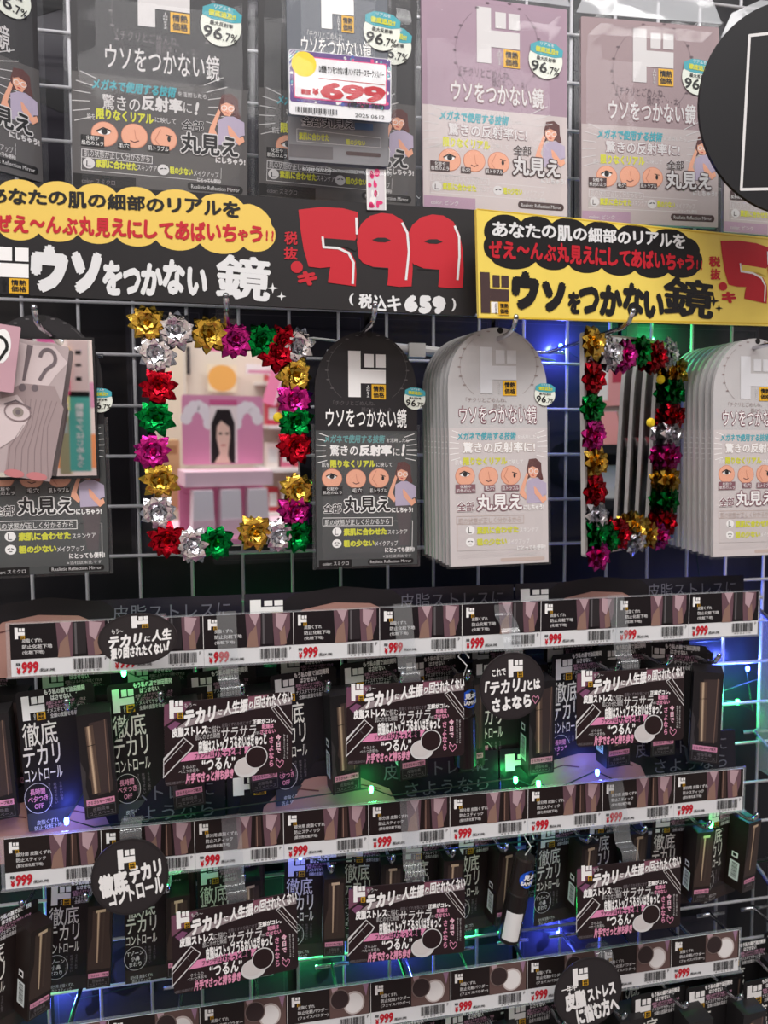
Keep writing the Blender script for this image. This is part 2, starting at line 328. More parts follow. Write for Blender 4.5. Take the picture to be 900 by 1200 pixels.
def sleeve_mesh(wd, hg, th, lip=.0):
    """a clear bag: front and back film joined at the rim, with a slack belly and a fold along the bottom"""
    mb = MB(); nx, nz = 6, 9; i = mb.mi(SLEEVE)
    for sgn in (-1, 1):
        n = len(mb.V)
        for b in range(nz+1):
            for a in range(nx+1):
                x, z = a/nx, b/nz; bul = th*(min(1, 6*min(x, 1-x))**.5*min(1, 7*min(z, 1-z))**.5)*(1+.05*math.sin(7*x+5*z)) if 0 < x < 1 and 0 < z < 1 else 0
                mb.V.append(((x-.5)*wd, sgn*bul+(0 if sgn < 0 else 0), (z-.5)*hg))
        for b in range(nz):
            for a in range(nx):
                k = n+b*(nx+1)+a; q = (k, k+1, k+nx+2, k+nx+1); mb.F.append(q if sgn < 0 else q[::-1]); mb.I.append(i)
    return mb.mesh('sleeve')

# ================================================================== large mirror packs in the upper row
PWHITE = M('pack_white_print', (206, 203, 203), .45)
def big_pack_mesh(kind):
    pal = {'black': dict(card=M('charcoal_card', (50, 48, 50), .45, noise=.04), panel=GREYCARD, tx=PWHITE, sub=GREYTXT, hl=LIME, out=BLK, tg=BLK, strip=BLK, big=PWHITE, bigo=BLK),
           'pink': dict(card=M('mauve_card', (158, 133, 148), .5, noise=.03), panel=M('pale_panel', (196, 185, 184), .5), tx=PWHITE, sub=M('mauve_text', (112, 92, 104), .5), hl=LIME, out=M('tan_outline', (150, 120, 124), .5), tg=DKBROWN, strip=M('mauve_strip', (170, 140, 160), .5), big=PWHITE, bigo=DKBROWN),
           'rose': dict(card=M('rose_grey_card', (152, 132, 135), .5, noise=.03), panel=M('rose_panel', (182, 170, 169), .5), tx=PWHITE, sub=M('rose_text', (104, 86, 92), .5), hl=LIME, out=M('tan_outline'), tg=DKBROWN, strip=M('mauve_strip'), big=PWHITE, bigo=DKBROWN)}[kind]
    dark = kind == 'black'
    s = Sheet(.138, .187, [(47, -34), (780, 34), (806, 1084), (77, 1029)])
    s.solid(rr(-.069, -.0935, .069, .0935, .0015), pal['card'], .004)
    yl = s.p(440, 550)[1]; s.rect((-.0688, -.0933, .0688, yl), pal['panel'], 1)
    logo(s, s.box(325, 42, 540, 318), PWHITE, 2, PWHITE)
    wreath(s, 430, 250, 210, 240, pal['sub'])
    s.T('「チクリとごめんね、', 245, 340, 500, 385, pal['sub'], rot=0); s.T('顔のホ・ン・ネ」', 405, 392, 580, 440, pal['sub'])
    if dark: s.T('ウソをつかない鏡', 200, 412, 672, 525, pal['tx'], L=3, bold=.01)
    else: s.outlined('ウソをつかない鏡', 200, 412, 672, 525, PWHITE, pal['out'], L=2, bold=.02, ob=.07)
    s.T('メガネで使用する技術', 148, 562, 495, 612, TEAL, bold=.045, shear=.2); s.T('を活用したら', 500, 600, 620, 622, pal['tx'])
    if dark: s.T('驚きの', 190, 622, 345, 690, PWHITE, bold=.01); s.T('反射率', 350, 622, 520, 690, PWHITE, bold=.05); s.T('に', 525, 645, 560, 690, PWHITE); s.T('!', 570, 640, 590, 700, PWHITE, bold=.05, shear=.2)
    else: s.outlined('驚きの反射率に!', 190, 622, 590, 690, PWHITE, pal['out'], bold=.03, ob=.075)
    burst(s, 390, 655, 250, 320, 6, 165, 205, pal['tx']); burst(s, 390, 665, 240, 330, 6, -25, 15, pal['tx'])
    s.T('肌を', 130, 705, 163, 733, pal['tx']); s.T('限りなくリアル', 168, 690, 402, 738, pal['hl'], bold=.05); s.T('に映して', 408, 715, 495, 740, pal['tx'])
    faces(s, [(203, 795), (325, 800), (447, 810)], 52, pal['tg'], [((108, 802, 202, 850), '化粧や\n肌色のムラ'), ((258, 832, 308, 860), '毛穴'), ((380, 840, 470, 868), '肌トラブル')])
    lady(s, 622, 598, 786, 832)
    s.outlined('全部', 518, 722, 612, 772, pal['bigo'] if not dark else BLK, PWHITE, L=4, bold=.02, ob=.07); s.outlined('丸見え', 512, 778, 765, 886, PWHITE if not dark else BLK, pal['bigo'] if not dark else PWHITE, L=5, bold=.035, ob=.1); s.T('にしちゃう!', 665, 888, 792, 918, pal['tx'], bold=.06)
    s.line([(112, 862), (400, 890), (400, 922), (112, 898)], .0005, pal['tx'], 2, True); s.T('肌の状態が正しく分かるから', 122, 872, 390, 906, pal['tx'])
    s.line([(400, 908), (690, 935), (690, 985)], .0004, pal['tx']); s.line([(112, 898), (112, 955), (690, 1000)], .0004, pal['tx'])
    s.O(142, 925, 24, PWHITE, 2); s.line([(134, 915), (134, 938), (150, 938)], .0007, pal['bigo'], 3)
    s.T('素肌に合わせた', 170, 912, 338, 950, pal['hl'], bold=.05); s.T('スキンケア', 340, 928, 420, 955, pal['tx'])
    s.O(447, 948, 24, PWHITE, 2); s.line([(435, 945), (445, 942)], .0008, BLK, 3); s.line([(452, 942), (460, 945)], .0008, BLK, 3)
    s.T('粗の少ない', 474, 935, 570, 970, pal['hl'], bold=.05); s.T('メイクアップ', 574, 950, 680, 978, pal['tx']); s.T('にとっても便利!', 590, 984, 690, 1004, pal['tx'], bold=.03)
    s.B(80, 978, 335, 1034, pal['strip'], 2); s.T('color: スミクロ' if dark else 'color: ピンク', 115, 995, 250, 1018, pal['sub'] if dark else PWHITE, 3)
    s.rrect(s.box(550, 1010, 785, 1046), BLK if dark else DKBROWN, .003, 2); s.T('Realistic Reflection Mirror', 566, 1020, 770, 1038, SOFTW, 3)
    me = s.mesh('big_pack_' + kind)
    bx = s.box(584, 206, 762, 384); return me, ((bx[0]+bx[2])/2, (bx[1]+bx[3])/2)
BADGE = badge_mesh(.0165); BADGES = badge_mesh(.0098)
SL_BIG = sleeve_mesh(.150, .206, .0048)
def hang_tab(parent, z, wd=.05, hh=.03):
    s = Sheet(1, 1); s.solid([(-wd/2, 0), (wd/2, 0), (wd*.42, hh*.6), (wd*.2, hh), (-wd*.2, hh), (-wd*.42, hh*.6)], clear('bag_header', haze=.3, bump=.3, nscale=12, refl=1.4), .0008); link('hang_tab', s.mesh('hang_tab'), parent, (0, -.001, z))  # whitish haze in the film paints in the glare on the bag tops
_bp = {}
def big_pack(kind, loc, rot, label, grp='large mirror packs in the upper row'):
    if kind not in _bp: _bp[kind] = big_pack_mesh(kind)
    me, (bx, bz) = _bp[kind]; t = thing('mirror_pack', label, 'mirror pack', loc, rot, grp)
    link('printed_card', me, t); link('badge_sticker', BADGE, t, (bx, -.0012, bz), (0, R_(6), 0)); sv = link('clear_sleeve', SL_BIG, t, (0, .002, -.003)); hang_tab(sv, .1005, .146, .042)
    return t
big_pack('black', (.1417, -.11, 1.6595), (-.011, .02, .009), 'large charcoal mirror pack with two orange-marked logos, left of price tag')
big_pack('black', (.2886, -.10, 1.6642), (-.017, .016, .026), 'large charcoal mirror pack half covered by the price-tagged hand mirror')
big_pack('pink', (.4312, -.10, 1.6642), (-.033, .0, .011), 'large mauve pink mirror pack right of the tagged hand mirror')
big_pack('rose', (.584, -.10, 1.6615), (-.028, -.005, -.045), 'large rose grey mirror pack partly behind the round black sign')
big_pack('rose', (.742, -.085, 1.662), (-.056, .02, -.016), 'large rose grey mirror pack mostly hidden behind the round black sign')
# the leftmost pack is turned so that its right edge goes back
tp = big_pack('black', (-.012, -.125, 1.672), (0, .0, R_(38)), 'turned charcoal mirror pack cut off at the upper left corner', None)

# hand mirror in a clear bag, carrying the price tag
def hand_pack():
    t = thing('hand_mirror_pack', 'grey hand mirror pack in clear bag with the 699 price tag', 'mirror pack', (.2804, -.155, 1.6619), (-.008, 0, -.016))
    s = Sheet(.08, .158, [(190, -255), (712, -200), (722, 838), (195, 815)]); s.solid(rr(-.04, -.079, .04, .079, .004), M('hazed_grey_card', (96, 100, 108), .4, noise=.04), .006)  # grey card with the sleeve's bluish reflection haze put into its colour
    s.rect((-.0398, -.0788, .0398, s.p(450, 600)[1]), M('hazed_grey_panel', (122, 121, 124), .4), 1)  # panel tone carries the same painted sleeve haze
    logo(s, s.box(372, -120, 540, 140), WHITE, 2, WHITE); s.T('「チクリとごめんね、', 300, 150, 490, 190, SOFTW); s.T('顔のホ・ン・ネ」', 420, 200, 560, 225, SOFTW)
    s.T('ウソをつかない鏡', 268, 185, 632, 280, WHITE, 3, bold=.01)
    s.outlined('全部丸見え', 262, 590, 545, 645, BLK, WHITE, bold=.02, ob=.08); s.B(545, 615, 640, 650, M('blue_grey_print', (84, 110, 140), .5), 2)
    s.T('素肌に合わせた', 250, 670, 410, 710, LIME, bold=.04); s.T('粗の少ない', 500, 700, 600, 730, LIME, bold=.04); s.line([(240, 650), (680, 690), (680, 740), (240, 715)], .0004, SOFTW, 2, True)
    s.B(200, 735, 430, 800, MIDGREY, 2); s.rrect(s.box(500, 765, 680, 785), DKBROWN, .001, 2)
    link('printed_card', s.mesh('hand_pack_card'), t)
    b = s.box(595, 50, 785, 250); link('badge_sticker', badge_mesh(.0148), t, ((b[0]+b[2])/2-.001, -.0012, (b[1]+b[3])/2), (0, R_(6), 0))
    link('clear_sleeve', sleeve_mesh(.087, .168, .0055), t, (0, .002, -.001))
    return t
hand_pack()
def price_tag():
    s = Sheet(.0795, .0476, [(205, 245), (725, 300), (722, 612), (210, 575)])
    t = thing('price_tag', 'paper price tag reading 699 with purple patterned border', 'price tag', (.2801, -.17, 1.6354), (.002, .004, -.009))
    s.solid(rr(-.0397, -.0238, .0397, .0238, .0022), M('tag_paper', (232, 232, 234), .5), .0006)
    PUR = M('purple_print', (92, 58, 130), .5); MAG = M('magenta_print', (222, 60, 130), .5)
    s.rrect((-.039, -.0145, .039, .0233), PUR, .002, 1)
    rnd = random.Random(5)
    for k in range(46):
        x = rnd.uniform(-.038, .038); z = rnd.choice((rnd.uniform(.0195, .0225), rnd.uniform(-.0138, -.0115))) if k % 3 else rnd.uniform(-.012, .022)
        if k % 3 == 0: x = rnd.choice((rnd.uniform(-.0385, -.0365), rnd.uniform(.0365, .0385)))
        rd = rnd.uniform(.0006, .0015); s.oval((x-rd, z-rd, x+rd, z+rd), rnd.choice((MAG, WHITE, TEAL, M('blue_print', (70, 90, 170), .5))), 2, 8)
    for k in range(6): s.line([(-.0385+.0022*k, .0226), (-.039, .0222-.0022*k)], .0006, WHITE, 2, conv=False)
    s.rrect((-.0362, -.0118, .0363, .0196), MAG, .0015, 3); s.rrect((-.0352, -.0108, .0353, .0187), M('tag_paper'), .0012, 4)
    s.O(285, 325, 64, M('yellow_print', (245, 208, 40), .5), 5)
    s.T('D/情熱 ウソをつかない鏡 ハンドミラー スモークシルバー', 365, 345, 690, 385, BLK, 5, bold=.03); s.line([(362, 396), (690, 430)], .0005, RED, 5)
    s.T('税抜', 270, 452, 322, 480, RED, 5, bold=.06); s.T('¥', 328, 448, 362, 482, RED, 5, bold=.08)
    s.hand('699', s.p(375, 462), s.p(690, 478), .0135, RED, 5, .055, 2, wf=1.75); s.T('(税込¥ 769)', 508, 516, 690, 550, BLK, 5, bold=.03)
    barcode(s, s.box(245, 545, 455, 578), 2); s.T('2025 0612', 545, 575, 690, 592, BLK, 2)
    link('tag_card', s.mesh('price_tag'), t)
    mb = MB(); mb.box(-.0397, -.0012, -.0242, .0397, -.0007, .0242, FILM); link('tag_sleeve', mb.mesh('tag_sleeve'), t)
price_tag()
# patterned clip strip under the tagged mirror
s = Sheet(.016, .031, [(0, 0), (100, 0), (100, 200), (0, 200)]); s.solid(rr(-.008, -.0155, .008, .0155, .0008), M('strip_film', (214, 206, 210), .25), .0008)
rnd = random.Random(9)
for k in range(16):
    X, Y = rnd.uniform(12, 88), rnd.uniform(10, 190); s.O(X, Y, rnd.uniform(6, 15), rnd.choice((M('hot_pink_print', (222, 60, 120), .4), M('silver_grey_print', (150, 148, 152), .3), WHITE, M('hot_pink_print'))), 1, rnd.uniform(8, 20))
s.line([(4, 2), (4, 198)], .0012, WHITE, 2); s.line([(96, 2), (96, 198)], .0012, WHITE, 2)
t = thing('clip_strip', 'narrow pink and silver patterned strip below the 699 price tag', 'strip', (.311, -.152, 1.566), (R_(6), R_(-2), 0)); link('strip_band', s.mesh('clip_strip'), t)
mb = MB(); mb.strip([(.0, -.001, .013), (0, .012, .02), (0, .03, .018)], (.006, 0, 0), STRIP); link('strip_hook', mb.mesh('strip_hook'), t)

# round black sign hanging at the upper right
def big_disc():
    t = thing('round_sign', 'large round black sign with white square outline at upper right', 'sign', (.655, -.205, 1.6345), (0, 0, -.1))
    s = Sheet(.17, .17, [(0, 0), (200, 0), (200, 200), (0, 200)]); n = 64
    s.solid([(.0855*math.cos(2*math.pi*i/n), .0855*math.sin(2*math.pi*i/n)) for i in range(n)], M('matte_black_board', (22, 21, 24), .5, spec=.25, noise=.06), .003)
    s.line([(48, 35), (172, 16), (172, 172), (44, 178)], .0023, SOFTW, 1, True)
    link('sign_board', s.mesh('round_sign'), t)
    mb = MB(); mb.tube([(.046, .002, -.085), (.05, .012, -.088), (.056, .03, -.086), (.06, .08, -.094)], .0022, M('black_wire', (24, 24, 26), .4)); mb.box(.043, -.002, -.09, .053, .008, -.078, M('black_wire')); link('clamp_arm', mb.mesh('clamp_arm'), t)
big_disc()

# ================================================================== hand-lettered price signs
def cloud(s, pts, m, L, bump=26):
    """one scalloped outline"""
    out = []; ar = sum(a[0]*b[1]-b[0]*a[1] for a, b in zip(pts, pts[1:]+pts[:1])); sg = 1 if ar > 0 else -1
    for a, b in zip(pts, pts[1:]+pts[:1]):
        d = math.hypot(b[0]-a[0], b[1]-a[1]); n = max(1, round(d/(bump*1.9))); nx, ny = (b[1]-a[1])/d*sg, -(b[0]-a[0])/d*sg; h = d/n*.2
        for i in range(n*8):
            t = i/(n*8); q = abs(math.sin(math.pi*n*t))**.6*h; out.append((a[0]+(b[0]-a[0])*t+nx*q, a[1]+(b[1]-a[1])*t+ny*q))
    s.P(out, m, L)
FIVE = [(140, 90), (230, 79), (320, 84), (380, 100), (383, 140), (380, 195), (368, 214), (245, 206), (243, 240), (320, 246), (352, 264), (370, 300), (373, 350), (370, 400), (258, 385), (262, 350), (268, 322), (225, 326), (180, 320), (160, 250), (148, 170)]
NINE = [(375, 215), (378, 180), (395, 145), (430, 115), (475, 103), (520, 108), (560, 132), (585, 180), (598, 250), (601, 330), (596, 400), (545, 402), (498, 396), (502, 360), (503, 326), (440, 321), (400, 305), (383, 285)]
def price_digits(s, X, which):
    for pts in which: s.P([X(*q) for q in pts], RED, 3)
def sign_black():
    t = thing('price_sign', 'long black hand-lettered sign with red 599 and yellow cloud', 'sign', (.1948, -.14, 1.516), (-.01, .028, -.083), 'hand-lettered mirror price signs')
    s = Sheet(.402, .0866, [(-40, 208.5), (561, 246), (557, 370), (-40, 343)])
    s.solid(rr(-.201, -.0433, .201, .0433, .001), M('sign_black', (34, 32, 34), .38, noise=.08), .003)
    A = lambda x, y: (x/2.727, 200+y/2.727); C = lambda x, y: (310+x/3.4615, 220+y/3.4615)
    YC = M('cloud_yellow', (226, 192, 92), .5); W = M('brush_white', (216, 216, 216), .5)
    cloud(s, [A(-100, 50), A(0, 50), A(250, 62), A(500, 82), A(780, 108), A(870, 175), A(868, 240), A(780, 243), A(500, 222), A(250, 205), A(0, 196), A(-100, 190)], YC, 1)
    s.hand('あなたの肌の細部のリアルを', s.p(*A(-38, 78)), s.p(*A(772, 124)), .0118, BLK, 3, .038, 3)
    s.hand('ぜえ〜んぶ丸見えにしてあばいちゃう', s.p(*A(-12, 165)), s.p(*A(845, 205)), .0138, RED, 3, .048, 4); s.hand('!?', s.p(*A(845, 208)), s.p(*A(882, 212)), .009, RED, 3, .06, 5)
    logo(s, s.box(*A(-75, 235), *A(92, 385)), WHITE, 3, BLK)
    for ch, a, b, c, d, bo in (('ウ', 98, 238, 218, 392, .1), ('ソ', 225, 258, 325, 396, .1), ('を', 328, 288, 392, 400, .06), ('つ', 392, 310, 450, 398, .06), ('か', 450, 296, 522, 402, .06), ('な', 520, 284, 592, 398, .06), ('い', 598, 310, 664, 402, .06), ('鏡', 690, 272, 866, 414, .03)):
        s.T(ch, *A(a, b), *A(c, d), W, 3, bold=bo, rot=-2.5)
    for x, y, q in ((872, 376, 17), (900, 402, 15)):
        s.P([A(x, y-q), A(x+q*.22, y-q*.22), A(x+q, y), A(x+q*.22, y+q*.22), A(x, y+q), A(x-q*.22, y+q*.22), A(x-q, y), A(x-q*.22, y-q*.22)], W, 3)
    s.T('税', *C(82, 178), *C(136, 232), RED, 3, bold=.03); s.T('抜', *C(80, 240), *C(136, 292), RED, 3, bold=.03); s.O(*C(132, 322), 7, RED, 3); s.T('キ', *C(134, 338), *C(216, 398), RED, 3, bold=.07, rot=8)
    price_digits(s, C, [FIVE, NINE, [(x+206, y+6) for x, y in NINE]])
    D = M('sign_black'); H = lambda q: [C(*z) for z in q]
    for cx in (475, 685): s.P([C(cx-38, 212+(cx-475)*.03), C(cx-15, 203+(cx-475)*.03), C(cx+15, 203+(cx-475)*.03), C(cx+38, 214+(cx-475)*.03), C(cx+15, 222+(cx-475)*.03), C(cx-15, 221+(cx-475)*.03)], D, 4)
    s.P(H([(245, 205), (368, 214), (376, 250), (368, 258), (330, 240), (243, 240)]), D, 4)
    for q in ([(237, 202), (241, 242), (300, 246), (342, 266), (362, 305), (358, 388)], [(374, 125), (376, 187)], [(560, 145), (580, 185), (586, 260), (574, 372)], [(772, 158), (789, 200), (790, 280), (782, 372)]): s.line(H(q), .0019, W, 5)
    for q in ([(440, 323), (500, 327)], [(620, 328), (702, 334)], [(375, 190), (376, 215)], [(590, 200), (588, 250)]): s.line(H(q), .0007, D, 4)
    s.T('(', *C(343, 428), *C(362, 478), W, 3, bold=.03); s.hand('税込キ', s.p(*C(380, 462)), s.p(*C(555, 470)), .012, W, 3, .04, 8); s.hand('659', s.p(*C(566, 468)), s.p(*C(735, 474)), .0145, W, 3, .1, 9, wf=1.3); s.T(')', *C(758, 448), *C(776, 502), W, 3, bold=.03)
    link('sign_board', s.mesh('price_sign_black'), t)
sign_black()
def sign_yellow():
    t = thing('price_sign', 'long yellow hand-lettered sign with black cloud', 'sign', (.5653, -.1452, 1.5108), (.026, -.049, .231), 'hand-lettered mirror price signs')
    s = Sheet(.37, .0838, [(558.5, 243.8), (935.8, 281.3), (933.3, 383), (560.5, 373)])
    s.solid(rr(-.185, -.0419, .185, .0419, .001), M('sign_yellow', (232, 206, 96), .32, noise=.05), .003)
    A = lambda x, y: (550+x/2.571, 240+y/2.571); W = M('brush_white')
    s.line([A(26, 12), A(900, 104), A(1085, 122)], .0008, M('edge_yellow', (214, 178, 50), .5), 1); s.line([A(24, 340), A(900, 358), A(1085, 362)], .0012, M('edge_yellow'), 1)
    cloud(s, [A(62, 45), A(250, 55), A(450, 75), A(660, 100), A(695, 145), A(690, 200), A(600, 205), A(400, 190), A(200, 172), A(60, 160), A(50, 100)], BLK, 1, 24)
    s.hand('あなたの肌の細部のリアルを', s.p(*A(66, 72)), s.p(*A(652, 110)), .0118, W, 3, .038, 3)
    s.hand('ぜえ〜んぶ丸見えにしてあばいちゃう', s.p(*A(56, 130)), s.p(*A(680, 176)), .0142, RED, 3, .048, 4); s.hand('!!', s.p(*A(680, 180)), s.p(*A(706, 184)), .009, RED, 3, .06, 5)
    b = s.box(*A(32, 205), *A(118, 328)); logo(s, b, DKBROWN, 3, DKBROWN); s.rect((b[0]+.36*(b[2]-b[0]), b[1], b[0]+.6*(b[2]-b[0]), b[1]+.28*(b[3]-b[1])), WHITE, 2)
    for ch, a, b_, c, d, bo in (('ウ', 126, 200, 210, 320, .1), ('ソ', 216, 230, 290, 326, .1), ('を', 296, 262, 335, 330, .06), ('つ', 328, 245, 392, 332, .06), ('か', 392, 242, 462, 338, .07), ('な', 462, 236, 528, 338, .07), ('い', 525, 262, 588, 345, .07), ('鏡', 585, 222, 738, 340, .028)):
        s.T(ch, *A(a, b_), *A(c, d), BLK, 3, bold=bo, rot=-3)
    for x, y, q in ((736, 290, 18), (752, 312, 12)):
        s.P([A(x, y-q), A(x+q*.22, y-q*.22), A(x+q, y), A(x+q*.22, y+q*.22), A(x, y+q), A(x-q*.22, y+q*.22), A(x-q, y), A(x-q*.22, y-q*.22)], BLK, 3)
    s.T('税', *A(722, 155), *A(757, 188), RED, 3, bold=.04); s.T('抜', *A(726, 192), *A(757, 226), RED, 3, bold=.04); s.O(*A(764, 246), 5, RED, 3); s.T('キ', *A(760, 262), *A(804, 296), RED, 3, bold=.07)
    X = lambda x, y: A(757+(x-140)*.6, 103+(y-80)*.565+(x-140)*.06)
    price_digits(s, X, [FIVE, NINE, [(x+206, y+6) for x, y in NINE]]); D = M('sign_yellow')
    for cx in (475, 685): s.P([X(cx-38, 212), X(cx, 203), X(cx+38, 214), X(cx, 222)], D, 4)
    s.P([X(*q) for q in [(245, 205), (368, 214), (376, 250), (368, 258), (330, 240), (243, 240)]], D, 4)
    for q in ([(237, 202), (241, 242), (300, 246), (342, 266), (362, 305), (358, 388)], [(374, 125), (376, 187)], [(560, 145), (580, 185), (586, 260), (574, 372)]): s.line([X(*z) for z in q], .0019, WHITE, 5)
    link('sign_board', s.mesh('price_sign_yellow'), t)
sign_yellow()

# ================================================================== arched mirror packs on hooks, middle row
def arch_pack(kind):
    dark = kind == 'black'
    card = M('arch_black_card', (36, 34, 37), .4, noise=.05) if dark else M('arch_white_card', (184, 181, 181), .45, noise=.02)
    s = Sheet(.092, .207, [(40, 98), (465, 112), (487, 1128), (49, 1145)])
    pts = [(-.046, -.1035), (.046, -.1035)] + [(.046*math.cos(math.pi*i/20), .052+.0515*math.sin(math.pi*i/20)) for i in range(21)]
    s.solid(pts, card, .0035)
    # punched hole and sleeve panel
    s.O(268, 118, 13, BLK, 1)
    yl = s.p(260, 530)[1]; pan = M('arch_dark_panel', (72, 74, 74), .35) if dark else M('arch_pale_panel', (197, 189, 188), .4)
    s.rect((-.0458, -.1033, .0458, yl), pan, 1)
    tx = WHITE; sub = MIDGREY if dark else M('taupe_print', (150, 136, 134), .5); out = BLK if dark else M('tan_outline'); ot = WHITE if dark else M('mauve_brown_print', (128, 88, 96), .5)
    lg = s.box(182, 188, 338, 384)
    if not dark: logo(s, lg, M('pale_silver_print', (206, 206, 209), .3), 2, SOFTW)
    else: logo(s, lg, WHITE, 2, WHITE)
    wreath(s, 260, 270, 165, 150, sub)
    s.T('「チクリとごめんね、', 120, 400, 296, 420, sub); s.T('顔のホ・ン・ネ」', 238, 428, 372, 450, sub)
    if dark: s.T('ウソをつかない鏡', 90, 432, 430, 516, tx, 3, bold=.012)
    else: s.outlined('ウソをつかない鏡', 90, 432, 430, 516, WHITE, M('mauve_brown_print'), bold=.0, ob=.055)
    s.T('メガネで使用する技術', 82, 548, 340, 584, TEAL if not dark else M('teal_grey_print', (96, 150, 150), .5), bold=.04, shear=.15); s.T('を活用したら', 345, 562, 440, 580, tx)
    if dark: s.T('驚きの', 106, 592, 225, 640, WHITE, bold=.02); s.T('反射率', 230, 590, 368, 640, WHITE, bold=.06); s.T('に', 374, 606, 402, 638, WHITE); s.T('!', 408, 585, 424, 640, WHITE, bold=.06, shear=.2)
    else: s.outlined('驚きの反射率に!', 106, 590, 424, 640, WHITE, M('beige_outline', (186, 168, 160), .5), bold=.03, ob=.07)
    burst(s, 262, 615, 175, 215, 6, 165, 200, tx); burst(s, 262, 615, 170, 212, 6, -20, 12, tx)
    s.T('肌を', 72, 670, 104, 690, tx); s.T('限りなくリアル', 108, 658, 300, 692, LIME, bold=.06); s.T('に映して', 304, 668, 370, 688, tx)
    faces(s, [(115, 740), (217, 742), (315, 738)], 41, BLK if dark else M('mauve_brown_print'), [((72, 776, 160, 814), '化粧や\n肌色のムラ'), ((198, 780, 246, 806), '毛穴'), ((274, 780, 352, 806), '肌トラブル')])
    lady(s, 346, 664, 474, 862, dark)
    s.outlined('全部', 76, 850, 158, 898, ot if not dark else BLK, WHITE, L=4, bold=.02, ob=.08); s.outlined('丸見え', 162, 814, 370, 896, WHITE if not dark else BLK, ot, L=4, bold=.03, ob=.1); s.T('にしちゃう!', 372, 868, 462, 892, tx, 4, bold=.05)
    fr = tx if dark else M('beige_outline')
    s.line([(76, 918), (374, 914), (374, 950), (76, 953)], .0005, fr, 2, True); s.T('肌の状態が正しく分かるから', 86, 922, 362, 948, fr if not dark else tx, 3)
    s.line([(374, 930), (462, 928), (462, 1066), (80, 1074), (80, 953)], .0004, fr)
    for Y in (980, 1034): s.O(137, Y, 20, WHITE, 2)
    s.line([(130, 968), (130, 992), (142, 992)], .0006, BLK, 3); s.line([(127, 1032), (134, 1029)], .0007, BLK, 3); s.line([(140, 1029), (147, 1032)], .0007, BLK, 3); s.line([(132, 1042), (142, 1042)], .0006, BLK, 3)
    s.T('素肌に合わせた', 166, 962, 352, 996, LIME, bold=.06); s.T('スキンケア', 356, 968, 440, 990, tx); s.T('粗の少ない', 166, 1016, 300, 1048, LIME, bold=.06); s.T('メイクアップ', 302, 1020, 400, 1044, tx)
    s.T('にとっても便利!', 345, 1048, 472, 1072, tx, 3, bold=.03); s.T('※当社従来比です', 336, 1082, 460, 1096, SOFTW)
    if dark: s.B(60, 1108, 202, 1142, BLK, 2); s.T('color: スミクロ', 76, 1117, 188, 1134, SOFTW, 3); s.rrect(s.box(272, 1102, 470, 1126), BLK, .002, 2); s.T('Realistic Reflection Mirror', 282, 1107, 460, 1121, SOFTW, 3)
    else: s.rrect(s.box(272, 1104, 470, 1120), M('beige_outline'), .0015, 2)
    b = s.box(410, 340, 510, 440)
    return s.mesh('arch_' + kind), ((b[0]+b[2])/2, (b[1]+b[3])/2)
ARCH = {k: arch_pack(k) for k in ('black', 'white')}
sl = Sheet(.1, .128); 
SL_ARCH = sleeve_mesh(.098, .128, .0032)
def arch(kind, loc, rot, label, grp, badge=True):
    me, (bx, bz) = ARCH[kind]; t = thing('arched_mirror_pack', label, 'mirror pack', loc, rot, grp); link('arched_card', me, t)
    if badge: link('badge_sticker', BADGES, t, (bx, -.0012, bz), (0, R_(4), 0))
    link('clear_sleeve', SL_ARCH, t, (0, .0015, -.0415)); return t
arch('black', (.3093, -.11, 1.3566), (-.016, .004, .03), 'black arched mirror pack hanging beside the frontal bow mirror', None)
for i in range(8):
    lb = 'frontmost white arched mirror pack of the middle stack' if i == 0 else 'white arched mirror pack of the middle stack, %s behind the frontmost' % ORD[i-1]
    arch('white', (.4211-.0007*i, -.14+.0095*i, 1.3585+.0004*i), (-.03, -.008+.003*math.sin(i*2.), .035+.004*math.sin(i*1.7)), lb, 'white arched packs in the middle stack', i == 0)
for i in range(9):
    lb = 'frontmost white arched mirror pack of the right-hand stack' if i == 0 else 'white arched mirror pack of the right-hand stack, %s behind the frontmost' % ORD[i-1]
    arch('white', (.682+.0006*i, -.13+.0105*i, 1.3575+.0004*i), (-.035, .004*math.sin(i*2.2), .05+.004*math.sin(i*1.9)), lb, 'white arched packs in the right-hand stack', i == 0)
# opened display pack with a mirror on the left
MIRROR = M('mirror_silver', (235, 235, 235), .012, 1.0, noise=.004)
def left_display():
    t = thing('display_mirror_pack', 'dark mirror pack at left edge with an uncovered mirror on it', 'mirror pack', (.0448, -.122, 1.3605), (-.025, -.008, .03))
    me, _ = ARCH['black']; link('arched_card', me, t); link('badge_sticker', BADGES, t, (.0435, -.0012, .036)); link('clear_sleeve', SL_ARCH, t, (0, .0015, -.0415))
    s = Sheet(.0757, .1111); s.solid(rr(-.0385, -.056, .0385, .056, .001), M('frame_black', (30, 29, 31), .4), .005); s.rect((-.0368, -.0538, .0368, .0538), MIRROR, 1)
    link('mirror_plate', s.mesh('mirror_plate'), t, (.0035, -.0085, .029), (.0, -.0, .0))
left_display()
